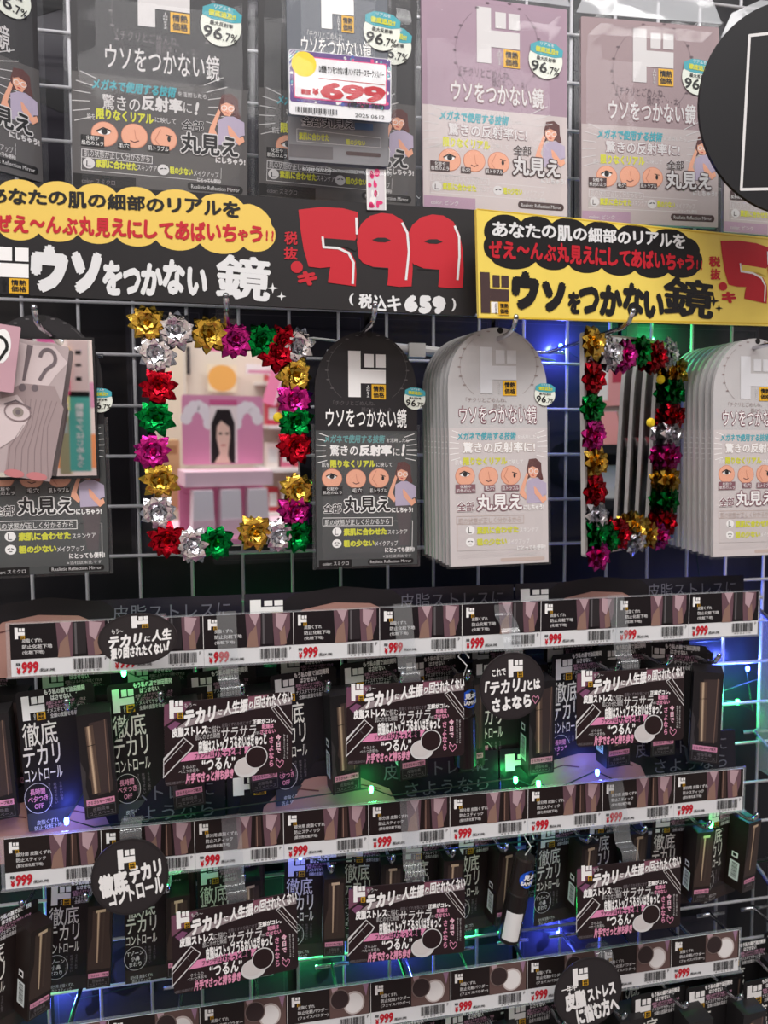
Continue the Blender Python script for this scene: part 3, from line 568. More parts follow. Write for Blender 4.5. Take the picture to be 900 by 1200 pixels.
# printed insert sheets leaning before that mirror
def inserts():
    G = M('grey_rose_sheet', (176, 160, 160), .5, noise=.03)
    s = Sheet(.05, .108, [(5, 215), (245, 240), (175, 700), (-75, 700)]); s.solid(rr(-.0245, -.052, .0245, .052, .002), G, .0008)
    DK = M('grey_mauve_print', (110, 98, 102), .5); LT = M('pale_rose_print', (206, 190, 190), .5)
    s.P([(20, 290), (60, 240), (100, 250), (190, 250), (235, 300), (190, 350), (150, 410), (60, 410), (40, 360)], LT, 1)
    s.P([(98, 250), (118, 252), (88, 370), (78, 370)], DK, 3); s.O(78, 394, 13, DK, 3)
    s.ring(168, 290, 26, .0026, DK, 3, 14, 190, 400, ry=28); s.line([(188, 308), (160, 330), (140, 362)], .0026, DK, 3); s.O(122, 392, 12, DK, 3)
    s.P([(0, 420), (80, 380), (190, 380), (220, 450), (170, 700), (10, 700), (30, 560)], M('hair_rose_print', (156, 138, 138), .5), 2)
    for k in range(7): s.line([(90+18*k, 430), (80+14*k, 520), (30+22*k, 600), (20+24*k, 690)], .0004, M('hair_line_print', (132, 114, 116), .5), 3)
    s.P([(-40, 450), (60, 420), (110, 480), (60, 560), (-10, 610), (-60, 600)], LT, 3)
    s.O(60, 475, 34, LT, 4, 18); s.O(62, 478, 20, M('iris_grey_print', (140, 130, 122), .5), 5, 16); s.O(62, 478, 9, DK, 6, 9); s.ring(60, 478, 46, .0009, M('hair_line_print', (132, 114, 116), .5), 6, ry=30); s.line([(15, 455), (55, 440), (105, 460)], .0012, DK, 6)
    for X in (45, 125): s.O(X, 688, 36, M('rose_lip_print', (190, 120, 122), .5), 4, 14)
    tag(link('insert_sheet', s.mesh('insert_sheet_grey'), None, (.0375, -.14, 1.389), (-.03, R_(9), .03)), 'grey rose printed sheet with exclamation mark and eye before mirror', 'sheet')
    s = Sheet(.024, .05, [(-60, 110), (85, 120), (20, 330), (-90, 330)]); s.solid(rr(-.012, -.025, .012, .025, .001), M('mauve_sheet', (190, 150, 160), .5), .0008)
    s.O(-2, 200, 34, WHITE, 1, 60); s.ring(-8, 195, 26, .0022, BLK, 2, 16, 150, 420, ry=28); s.line([(15, 210), (-20, 250)], .0022, BLK, 2)
    tag(link('insert_sheet', s.mesh('insert_sheet_mauve'), None, (.0225, -.149, 1.426), (-.02, R_(8), .03)), 'small mauve sheet with a question mark at the left edge', 'sheet')
inserts()

# ================================================================== mirrors framed with gift bows
FOIL = {'gold': M('gold_foil', (206, 168, 70), .22, 1.0, bump=.2, nscale=150), 'silver': M('silver_foil', (214, 212, 216), .2, 1.0, bump=.2, nscale=150), 'red': M('red_foil', (176, 18, 36), .24, 1.0, bump=.2, nscale=150),
        'green': M('green_foil', (10, 128, 56), .24, 1.0, bump=.2, nscale=150), 'magenta': M('magenta_foil', (196, 44, 140), .24, 1.0, bump=.2, nscale=150)}
for k_ in FOIL: FOIL[k_].node_tree.nodes['Principled BSDF'].inputs['Specular IOR Level'].default_value = .7
def bow_mesh(col, seed):
    """star bow: tiers of folded pointed loops of ribbon, opening towards -Y"""
    rnd = random.Random(seed); mb = MB(); m = FOIL[col]; i = mb.mi(m)
    def loop(az, el, ln, wd):
        d = Vector((math.cos(az)*math.cos(el), -math.sin(el), math.sin(az)*math.cos(el))); sd = Vector((-math.sin(az), 0, math.cos(az))); up = sd.cross(d).normalized()
        if up.y > 0: up = -up
        n = len(mb.V); base = Vector((0, -.0022, 0))
        prof = [(0, .55, 0), (.35, 1.0, -.12), (.72, .8, -.1), (1.0, .1, .04), (.74, .85, .3), (.4, 1.0, .42), (.08, .5, .26)]
        for a, ww, h in prof:
            c = base+d*ln*a+up*ln*h*.62; mb.V.append(tuple(c-sd*wd*ww)); mb.V.append(tuple(c+sd*wd*ww))
        for k in range(len(prof)-1): mb.F.append((n+2*k, n+2*k+1, n+2*k+3, n+2*k+2)); mb.I.append(i)
    for cnt, el, ln, wd, ph in ((9, .06, .0165, .0042, 0), (8, .5, .0150, .0040, .3), (6, .95, .0125, .0036, .1), (2, 1.45, .0100, .0034, .5)):
        for k in range(cnt): loop(2*math.pi*(k+ph)/cnt+rnd.uniform(-.16, .16), el+rnd.uniform(-.12, .12), ln*rnd.uniform(.9, 1.1), wd)
    mb.lathe([(0.0, .0005), (.007, .0005), (.007, -.0015), (0, -.0015)], m, 10, 'y')
    return mb.mesh('bow_' + col)
BOWS = {(c, k): bow_mesh(c, 11*k+len(c)) for c in FOIL for k in range(3)}
def bow_mirror(label, loc, rot, wd, hg, bows, strut=False):
    t = thing('bow_framed_mirror', label, 'mirror', loc, rot, 'mirrors framed with gift bows')
    s = Sheet(wd, hg); s.solid(rr(-wd/2, -hg/2, wd/2, hg/2, .003), M('mirror_back', (196, 190, 186), .5), .0045); link('mirror_board', s.mesh('mirror_board'), t)
    s = Sheet(wd, hg); s.solid(rr(-wd/2+.002, -hg/2+.002, wd/2-.002, hg/2-.002, .002), MIRROR, .0008); link('mirror_glass', s.mesh('mirror_glass'), t, (0, -.001, 0))
    cnt = {}
    for c, x, z in bows:
        k = cnt.get(c, 0); cnt[c] = k+1
        o = link('gift_bow', BOWS[(c, k % 3)], t, (x, -.0015, z), (0, k*1.3+x*20, 0)); o['label'] = c + ' foil gift bow'
    mb = MB(); mb.lathe([(0, -.0025), (.0035, -.002), (.0045, 0), (.0045, .0005)], M('glue_yellow', (226, 196, 40), .5), 14, 'y'); G = mb.mesh('glue_dot')
    for x, z in ((.0435, .021), (-.009, -.0875)) if not strut else ((.048, .062), (.03, .02)): link('glue_dot', G, t, (x, -.0015, z))
    mb = MB(); mb.strip([(0, .0, hg/2-.004), (0, -.0005, hg/2+.012), (0, .004, hg/2+.028)], (.009, 0, 0), STRIP); link('hang_tab', mb.mesh('hang_tab_m'), t)
    return t
PX1 = [('gold', 176, 386), ('silver', 207, 392), ('gold', 245, 394), ('magenta', 275, 399), ('green', 307, 399), ('red', 325, 412), ('red', 332, 400), ('silver', 349, 404), ('gold', 347, 437), ('magenta', 346, 467), ('green', 348, 493), ('red', 347, 522), ('gold', 350, 575), ('magenta', 346, 600), ('green', 347, 630), ('silver', 325, 630), ('gold', 296, 625), ('green', 248, 635), ('silver', 221, 637), ('red', 191, 630), ('silver', 184, 419), ('red', 186, 455), ('green', 182, 490), ('magenta', 178, 528), ('gold', 186, 561), ('silver', 182, 597)]
def b1(px, py): return ((px-265.5)/170*.1219, -(py-516-(px-265.5)*.0)/243*.1789)
BM1 = bow_mirror('bow-framed mirror facing the aisle, beside the black arched pack', (.189, -.10, 1.3643), (R_(2), 0, R_(7)), .126, .184, [(c, *b1(x, y)) for c, x, y in PX1])
# second mirror is turned towards the right-hand stack: columns measured along its own width
L2 = [('gold', -.058, .090), ('silver', -.036, .082), ('magenta', -.018, .082), ('green', .004, .086), ('red', .025, .083), ('silver', .044, .086), ('gold', .058, .070), ('green', .054, .050), ('red', .054, .026), ('silver', .050, .008), ('magenta', .047, -.014), ('gold', .047, -.036), ('green', .046, -.058), ('red', .042, -.079), ('magenta', .030, -.092), ('gold', .014, -.088), ('silver', -.006, -.090), ('gold', -.003, -.080), ('red', -.026, -.083), ('green', -.042, -.085), ('red', -.058, .060), ('green', -.060, .033), ('magenta', -.058, .009), ('gold', -.055, -.014), ('red', -.057, -.040), ('silver', -.056, -.063), ('green', -.055, -.079), ('magenta', -.054, -.098)]
BM2 = bow_mirror('bow-framed mirror turned aside, reflecting the right-hand stack', (.5655, -.110, 1.3615), (R_(0), R_(-2), R_(28)), .150, .2, [(c_, x_*1.2, z_) for c_, x_, z_ in L2], True)

# ================================================================== price rails
def price_label(kind):
    s = Sheet(.0752, .0425, [(208, 165), (507, 153), (507, 318), (208, 343)]); s.solid(rr(-.0375, -.02125, .0375, .02125, .0003), M('label_paper', (216, 216, 217), .45), .0005)
    zb = s.p(350, 275)[1]; BR = BROWNCARD if kind != 'base' else M('label_black', (24, 19, 22), .4)
    s.rect((-.0376, zb, .0376, .02125), BR, 1)
    MAUVE = M('mauve_photo', (104, 76, 84), .5); LT = M('pale_mauve_photo', (178, 150, 156), .5); TN = M('tan_photo', (138, 108, 96), .5)
    def q(x0, y0, x1, y1): return (-.0376+x0*.0752, .02125-y1*(.02125-zb), -.0376+x1*.0752, .02125-y0*(.02125-zb))
    def pl(pts, m, L=2): s.poly([(-.0376+a*.0752, .02125-b*(.02125-zb)) for a, b in pts], m, L)
    logo(s, q(.05, .1, .15, .42), WHITE, 4)
    lines = {'base': ['皮脂くずれ', '防止化粧下地', '(化粧下地)'], 'stick': ['部分用 皮脂くずれ', '防止スティック', '(部分用化粧下地)'], 'powder': ['皮脂くずれ', '防止化粧パウダー', '(フェイスパウダー)']}[kind]
    for k, (t_, ln) in enumerate(zip(lines, (.2, .3, .22) if kind == 'base' else (.36, .3, .27) if kind == 'stick' else (.2, .36, .36))): s.text(t_, q(.12, .42+.17*k, .12+ln, .54+.17*k), SOFTW, 4, bold=.02)
    if kind == 'powder':
        pl([(.5, 0), (.98, 0), (.98, 1), (.5, 1)], M('powder_photo', (98, 76, 72), .5)); pl([(.52, 0), (.6, 0), (.56, .5)], LT, 3); pl([(.9, 0), (.97, 0), (.94, .4)], M('lilac_photo', (150, 116, 140), .5), 3)
        s.oval(q(.66, .18, .92, .95), M('powder_rim', (196, 184, 180), .3), 4); s.oval(q(.68, .24, .9, .9), M('powder_white', (226, 222, 220), .5), 5); s.oval(q(.5, .05, .74, .72), M('lid_rim', (120, 104, 100), .3), 6); s.oval(q(.515, .08, .725, .69), M('lid_dark', (52, 40, 40), .35), 7)
    else:
        pl([(.46, 0), (.64, 0), (.62, 1), (.48, 1)], MAUVE); pl([(.5, 0), (.62, 0), (.57, .38)], LT, 3); pl([(.5, .6), (.58, .35), (.6, 1), (.47, 1)], TN, 3)
        pl([(.76, 0), (.96, 0), (.96, .5), (.9, 1), (.78, 1)], MAUVE); pl([(.8, 0), (.93, .05), (.86, .55), (.8, .4)], LT, 3); pl([(.84, .6), (.9, .4), (.92, .95), (.85, .98)], TN, 3)
        if kind == 'base': pl([(.63, .02), (.765, .02), (.765, .92), (.63, .92)], M('tube_photo', (44, 40, 42), .3), 5); pl([(.65, .02), (.672, .02), (.672, .92), (.65, .92)], MIDGREY, 6)
        else: pl([(.68, .02), (.74, .02), (.75, .96), (.67, .96)], M('stick_photo', (62, 46, 42), .3), 5); pl([(.69, .02), (.7, .02), (.7, .96), (.69, .96)], TN, 6)
    hb = zb+.02125
    def wq(x0, y0, x1, y1): return (-.0376+x0*.0752, zb-y1*hb, -.0376+x1*.0752, zb-y0*hb)
    s.text('税抜', wq(.05, .2, .095, .38), BLK, 3, bold=.03); s.text('¥', wq(.055, .48, .095, .88), RED, 3, bold=.06); s.text('999', wq(.105, .16, .275, .86), RED, 3, bold=.05, shear=.1); s.text('(税込¥1,098)', wq(.285, .58, .44, .82), BLK, 3, bold=.02)
    barcode(s, wq(.62, .12, .92, .9), 3); s.text('P', wq(.95, .1, .97, .3), BLK, 3); s.rect((.0372, zb+.0004, .0376, .02125), WHITE, 5)
    return s.mesh('price_label_' + kind)
LABM = {k: price_label(k) for k in ('base', 'stick', 'powder')}
RX0 = .0155
for nm, kind, z, what, RX0 in (('uppermost', 'base', 1.1968, 'makeup base', .0155), ('middle', 'stick', 1.0205, 'stick', .0045), ('lowest', 'powder', .8536, 'powder compact', .0055)):
    t = thing('price_rail', '%s clear price rail holding a row of 999 labels' % nm, 'price rail', (RX0+.3385, -.128, z), (0, 0, 0), 'clear price rails')
    mb = MB(); mb.box(-.342, .0008, -.0222, .342, .0022, .0222, clear('rail_plastic', haze=.1, bump=0)); link('back_strip', mb.mesh('rail_back'), t)
    mb = MB(); mb.box(-.342, -.0024, -.0226, .342, .0022, -.0214, clear('rail_plastic')); link('front_lip', mb.mesh('rail_lip'), t)
    mb = MB(); mb.tube([(0, .002, 0.004), (0, .124, .004)], .002, CHROME); rod = mb.mesh('rail_rod')
    for x in (-.3, 0, .3): link('support_rod', rod, t, (x, 0, 0))
    for i in range(9):
        tag(link('price_label', LABM[kind], None, (RX0+.0376+.0752*i, -.1285, z), (0, 0, 0)), '%s price label on the %s rail, %s from its left end' % (what, nm, ORD[i]), 'price label', 'price labels on the %s rail' % nm)

# header boards standing behind the two upper rails
def board(x0, x1, z0, z1, label, grp):
    wd, hg = x1-x0, z1-z0; s = Sheet(wd, hg, [(0, 0), (200, 0), (200, 60), (0, 60)]); s.solid(rr(-wd/2, -hg/2, wd/2, hg/2, .001), M('header_black', (30, 28, 38), .25, noise=.12, nscale=8), .0015)
    logo(s, s.box(4, 5, 27, 21), WHITE, 3)
    s.P([(15, 60), (20, 23), (41, 6), (67, 2), (96, 7), (116, 23), (127, 60)], M('portrait_skin', (158, 118, 108), .5), 1)
    s.P([(2, 60), (10, 21), (36, 1), (70, -4), (106, 1), (132, 23), (145, 60), (129, 60), (116, 27), (90, 12), (64, 10), (41, 15), (25, 33), (20, 60)], M('portrait_hair', (24, 20, 24), .5), 2)
    s.line([(36, 24), (51, 20), (64, 23)], .0012, HAIR, 3); s.line([(83, 23), (96, 21), (109, 26)], .0012, HAIR, 3)
    s.T('皮脂ストレスに', 112, 5, 192, 19, M('dim_silver_print', (92, 90, 102), .4), 4); s.T('さようなら', 128, 23, 192, 36, M('dim_silver_print'), 4)
    tag(link('header_board', s.mesh('header_board'), None, ((x0+x1)/2, -.098, (z0+z1)/2), (R_(-4), 0, 0)), label, 'header board', grp)
for nm, zt, sp in (('uppermost', 1.229, (-.05, .2, .4545, .700)), ('middle', 1.068, (-.065, .182, .44, .695))):
    for k, (a, b, lb) in enumerate(((sp[0], sp[1]-.002, 'left'), (sp[1], sp[2]-.002, 'middle'), (sp[2], sp[3], 'right'))):
        board(a, b, zt-.062, zt, 'dark portrait header board behind the %s price rail, %s of three' % (nm, lb), 'portrait header boards')

# ================================================================== hanging cosmetics packs
def product(kind):
    card = M('pack_black_card', (28, 26, 27), .42, noise=.05) if kind == 'tube' else BROWNCARD
    cw, ch = (.061, .123) if kind == 'tube' else (.055, .103)
    s = Sheet(cw, ch, [(78, 193), (495, 120), (550, 855), (158, 925)])
    s.solid(rr(-cw/2, -ch/2, cw/2, ch/2, .003), card, .0007)
    logo(s, s.box(114, 205, 235, 338), WHITE, 2, WHITE); s.oval((.2*cw, .41*ch, .3*cw, .41*ch+.004), BLK, 3)
    PD = M('dusty_pink_print', (196, 150, 172), .5)
    s.T('もう私の顔で油田開発\nはさせない…！', 228, 150, 452, 216, WHITE, bold=.05, rot=0); s.T('皮脂によるテカリ化粧くずれを\n徹底ブロックしてサラサラに', 240, 218, 455, 256, PD, bold=.02); s.T('ナメスギてサラッと落ちない\n全顔の皮脂を吸着する！', 245, 252, 478, 308, SOFTW, bold=.02)
    T = M('thin_cream_print', (224, 222, 214), .5)
    s.T('徹底', 118, 346, 302, 474, T, bold=.008); s.T('テカリ', 124, 468, 318, 580, T, bold=.012); s.T('コントロール', 134, 590, 330, 656, T, bold=.01)
    s.ring(205, 752, 70, .0004, SOFTW, 2, ry=78); s.T({'tube': '長時間\nベタつき\nOFF', 'stick': 'Tゾーン\n小鼻\nまわり'}[kind], 152, 700, 255, 806, PINK if kind == 'tube' else SOFTW, bold=.02)
    for k, c in enumerate(('さらさら感続く', '乾燥させない', 'うるおい処方')): s.T('\n'.join(c), 258+28*k, 672-4*k, 274+28*k, 800-20*k, GREYTXT)
    s.rect((-cw/2+.0002, -ch/2+.0002, cw/2-.0002, -.37*ch), M('pack_grey_band', (58, 58, 60), .45) if kind == 'tube' else M('pack_brown_band', (50, 38, 36), .45), 1)
    s.T({'tube': '皮脂くずれ\n防止 化粧下地', 'stick': '部分用 皮脂くずれ\n防止スティック'}[kind], 186, 858, 326, 908, SOFTW)
    cm = s.mesh('pack_card_' + kind)
    # carton
    bw, bh, bd = (.0265, .0925, .024) if kind == 'tube' else (.0198, .077, .022)
    s = Sheet(bw, bh, [(0, 0), (100, 0), (100, 350), (0, 350)]); bm = M('carton_charcoal', (36, 33, 34), .38, noise=.05) if kind == 'tube' else M('carton_brown', (36, 27, 25), .36, noise=.05)
    s.solid([(-bw/2, -bh/2), (bw/2, -bh/2), (bw/2, bh/2), (-bw/2, bh/2)], bm, bd)
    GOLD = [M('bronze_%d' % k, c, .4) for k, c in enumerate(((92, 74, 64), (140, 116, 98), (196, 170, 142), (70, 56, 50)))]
    if kind == 'tube':
        s.P([(34, 30), (88, 24), (90, 265), (44, 275), (36, 240), (20, 210), (30, 150)], M('window_brown', (66, 54, 52), .4), 1)
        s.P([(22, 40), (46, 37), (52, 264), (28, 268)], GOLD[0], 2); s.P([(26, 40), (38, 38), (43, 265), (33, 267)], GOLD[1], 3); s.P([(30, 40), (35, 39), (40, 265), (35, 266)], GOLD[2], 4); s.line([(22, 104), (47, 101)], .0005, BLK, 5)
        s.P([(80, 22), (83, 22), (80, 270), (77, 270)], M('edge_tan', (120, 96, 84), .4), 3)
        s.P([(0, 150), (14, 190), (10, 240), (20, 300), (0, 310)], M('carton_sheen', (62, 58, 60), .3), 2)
    else:
        s.P([(20, 20), (90, 20), (90, 110), (98, 190), (98, 270), (4, 270), (4, 200), (20, 130)], M('window_umber', (62, 48, 43), .4), 1)
        s.P([(34, 16), (72, 14), (72, 26), (34, 28)], GOLD[2], 3); s.P([(38, 26), (50, 26), (46, 240), (40, 240)], GOLD[1], 3); s.P([(41, 26), (46, 26), (44, 240), (41, 240)], GOLD[2], 4); s.P([(62, 28), (70, 28), (66, 240), (56, 240)], GOLD[3], 3)
    s.B(8, 284, 92, 304, PINK, 3); s.T('さらさらキープ処方', 12, 288, 88, 300, DKBROWN, 4, bold=.02); s.line([(8, 308), (92, 308), (92, 342), (8, 342)], .0004, MIDGREY, 3, True); s.T('皮脂吸着\nコスメベース', 14, 312, 86, 338, GREYTXT, 4)
    # left side face: small logo patch and barcode
    L = Sheet(bd, bh, [(0, 0), (100, 0), (100, 350), (0, 350)]); L.B(30, 170, 62, 196, WHITE, 1); L.B(36, 176, 56, 190, BLK, 2); L.B(24, 214, 74, 306, M('side_label', (214, 220, 218), .5), 1)
    for k in range(12): L.B(36, 222+k*6.4, 66, 222+k*6.4+(2.2 if k % 3 else 3.6), BLK, 2)
    n = len(s.V); mp = [s.mi(m) for m in L.mats]
    s.V += [(-bw/2+y, bd/2-x, z) for x, y, z in L.V]; s.F += [tuple(k+n for k in q) for q in L.F]; s.I += [mp[k] for k in L.I]
    # tapered folded bottom and top flaps
    return cm, s.mesh('pack_box_' + kind), (.030 if kind == 'tube' else .018), bd
PROD = {k: product(k) for k in ('tube', 'stick')}
def pack(kind, x, y, z, rot, label, grp):
    cm, bm, off, bd = PROD[kind]; t = thing('cosmetics_pack', label, 'cosmetics pack', (x, y, z), rot, grp)
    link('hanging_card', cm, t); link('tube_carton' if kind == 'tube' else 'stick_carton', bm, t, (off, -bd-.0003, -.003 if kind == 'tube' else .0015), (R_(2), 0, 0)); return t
def hookm(ln):
    mb = MB(); mb.tube([(0, 0, 0), (0, -ln*.5, -.001), (0, -ln+.016, -.001), (0, -ln+.006, .002), (0, -ln, .009)], .0021, CHROME, 8); mb.tube([(-.018, -.003, -.0005), (.018, -.003, -.0005)], .0022, CHROME, 8); return mb.mesh('peg_hook')
def tipm(ln):
    mb = MB(); mb.lathe([(0, -.0026), (.0018, -.0019), (.0026, 0), (.0018, .0019), (0, .0026)], M('clear_ball_tip', (150, 152, 156), .12, 1.), 10, 'z', (0, -ln, .010)); return mb.mesh('ball_tip')
HK = {l: (hookm(l), tipm(l)) for l in (.2, .175, .12, .14)}
def hook(x, z, ln, label, grp):
    t = thing('peg_hook', label, 'hook', (x, -.003, z), (0, 0, 0), grp); rd = link('rod', HK[ln][0], t, smooth=True); link('ball_tip', HK[ln][1], rd, smooth=True)
# upper row: x of card centre, y, z, yaw, roll
ROW1 = [(-.037, -.092, 1.098, .12, -.04), (.0440, -.10, 1.0957, .13, -.045), (.116, -.098, 1.0965, .12, -.05), (.1815, -.085, 1.099, .1, -.05), (.2535, -.098, 1.0965, .15, -.04), (.318, -.09, 1.1005, .1, -.04), (.378, -.08, 1.099, .1, -.03), (.443, -.094, 1.097, .05, -.02), (.522, -.096, 1.098, .08, -.02), (.575, -.086, 1.101, 0, -.03), (.625, -.092, 1.1, -.5, .02)]
for i, (x, y, z, yw, ro) in enumerate(ROW1):
    pack('tube', x, y, z, (R_(2), ro, yw), 'black tube-base pack in the upper row, frontmost on the %s hook from left' % ORD[i], 'tube-base packs in the upper row')
    pack('tube', x+.006, y+.034, z+.007, (R_(2), ro*.3+.01, yw*.3), 'black tube-base pack in the upper row, just behind the front pack on the %s hook' % ORD[i], 'tube-base packs in the upper row')
    hook(x+.0155, z+.0515, .14 if y > -.09 else .14, 'chrome peg hook in the upper cosmetics row, %s from left' % ORD[i], 'peg hooks of the upper cosmetics row')
ROW2 = [(.001, -.128, 0.9280, .75, .04), (.051, -.088, 0.9280, .1, .06), (.117, -.088, 0.9275, .1, .02), (.181, -.082, 0.9295, .08, -.02), (.259, -.088, 0.9290, -.05, .02), (.315, -.080, 0.9320, -.1, .02), (.372, -.084, 0.9310, -.02, .03), (.424, -.082, 0.9305, .15, .03), (.508, -.086, 0.9305, .15, .02), (.566, -.078, 0.9330, .05, .02), (.636, -.086, 0.9315, .0, .02), (.689, -.088, 0.9340, .3, .02)]
for i, (x, y, z, yw, ro) in enumerate(ROW2):
    pack('stick', x, y, z, (R_(2), ro, yw), 'brown stick-base pack in the second row, frontmost on the %s hook from left' % ORD[i], 'stick-base packs in the second row')
    if i in (2, 3, 5, 6, 8, 9): pack('stick', x+.005, y+.036, z+.006, (R_(2), ro*.3, yw*.4), 'brown stick-base pack in the second row, just behind the front pack on the %s hook' % ORD[i], 'stick-base packs in the second row')
    hook(x+.0135, z+.0455, .12, 'chrome peg hook in the second cosmetics row, %s from left' % ORD[i], 'peg hooks of the second cosmetics row')
ROW3 = [(.115, -.1, .757), (.19, -.1, .757), (.27, -.1, .757), (.35, -.1, .757), (.41, -.1, .755), (.474, -.1, .756), (.535, -.1, .755), (.6005, -.115, .7555), (.66, -.115, .7545), (.7215, -.12, .7555), (.78, -.11, .756)]
for i, (x, y, z) in enumerate(ROW3):
    pack('tube', x, y-.004, z+.001, (R_(2), -.02, .05), 'black tube-base pack in the lowest row, frontmost on the %s hook from left' % ORD[i], 'tube-base packs in the lowest row')
    if i > 4: pack('tube', x+.003, y+.036, z+.012, (R_(2), .0, .05), 'black tube-base pack in the lowest row, just behind the front pack on the %s hook' % ORD[i], 'tube-base packs in the lowest row')
    hook(x+.0155, z+.0525, .14, 'chrome peg hook in the lowest cosmetics row, %s from left' % ORD[i], 'peg hooks of the lowest cosmetics row')
for x, z, lb in ((.055, 1.452, 'display mirror pack at left'), (.1904, 1.4655, 'frontal bow mirror'), (.3046, 1.462, 'black arched pack'), (.4212, 1.457, 'middle white stack'), (.5251, 1.4655, 'turned bow mirror'), (.68, 1.457, 'right-hand white stack')):
    hook(x, z-.004, .175, 'chrome peg hook holding the ' + lb, 'peg hooks of the mirror row')

# tester tubes with blue sample stickers
def tester(loc, rot, label, paper=True):
    t = thing('tester_tube', label, 'tester', loc, rot, 'tester tubes with sample stickers')
    B = M('tester_black', (30, 25, 24), .3)
    mb = MB(); mb.lathe([(0, -.045), (.0095, -.0445), (.0105, -.043), (.0105, .004), (.0100, .005)], B, 24); body = link('tube_body', mb.mesh('tester_body'), t, smooth=False)
    mb = MB(); mb.lathe([(.0100, .005), (.0098, .006), (.0098, .038), (.0090, .040), (0, .0405)], M('tester_cap', (38, 31, 29), .25), 24); cap = link('tube_cap', mb.mesh('tester_cap'), t)
    def wrap(x0, x1, z0, z1, m, r): 
        mb = MB(); i = mb.mi(m); N = 10
        for k in range(N+1):
            a = x0+(x1-x0)*k/N; mb.V += [(r*math.sin(a), -r*math.cos(a), z0), (r*math.sin(a), -r*math.cos(a), z1)]
        for k in range(N): mb.F.append((2*k, 2*k+2, 2*k+3, 2*k+1)); mb.I.append(i)
        return mb.mesh('wrap')
    if paper: link('paper_label', wrap(-1.1, .5, -.040, -.012, M('paper_white', (220, 218, 216), .55), .0107), body)
    s = Sheet(.019, .017, [(0, 0), (100, 0), (100, 90), (0, 90)]); s.solid([(.0095*math.cos(2*math.pi*k/24), .0085*math.sin(2*math.pi*k/24)) for k in range(24)], M('sample_blue', (32, 84, 196), .4), .0003); s.T('見本', 18, 16, 82, 46, WHITE, bold=.05); s.T('SAMPLE', 10, 54, 90, 74, WHITE, bold=.05)
    me = s.mesh('sample_sticker')
    for v in me.vertices:
        a = v.co.x/.0105; v.co.x, v.co.y = (.0108-v.co.y)*math.sin(a), -(.0108-v.co.y)*math.cos(a)
    link('sample_sticker', me, cap, (0, 0, .022), (0, 0, .35))
    mb = MB(); mb.tube([(0, 0, .0405), (.003, -.002, .05), (-.004, .002, .058), (.002, .006, .064), (.006, .001, .056), (0, .012, .067)], .0006, SOFTW, 6); link('hanging_thread', mb.mesh('thread'), t)
    return t
tester((.4485, -.122, .936), (R_(3), R_(10), 0), 'black tester tube with blue sample sticker hanging in second row')
tester((.395, -.125, 1.112), (R_(2), R_(-2), 0), 'black tester tube behind the right edge of the middle upper promo card', False)

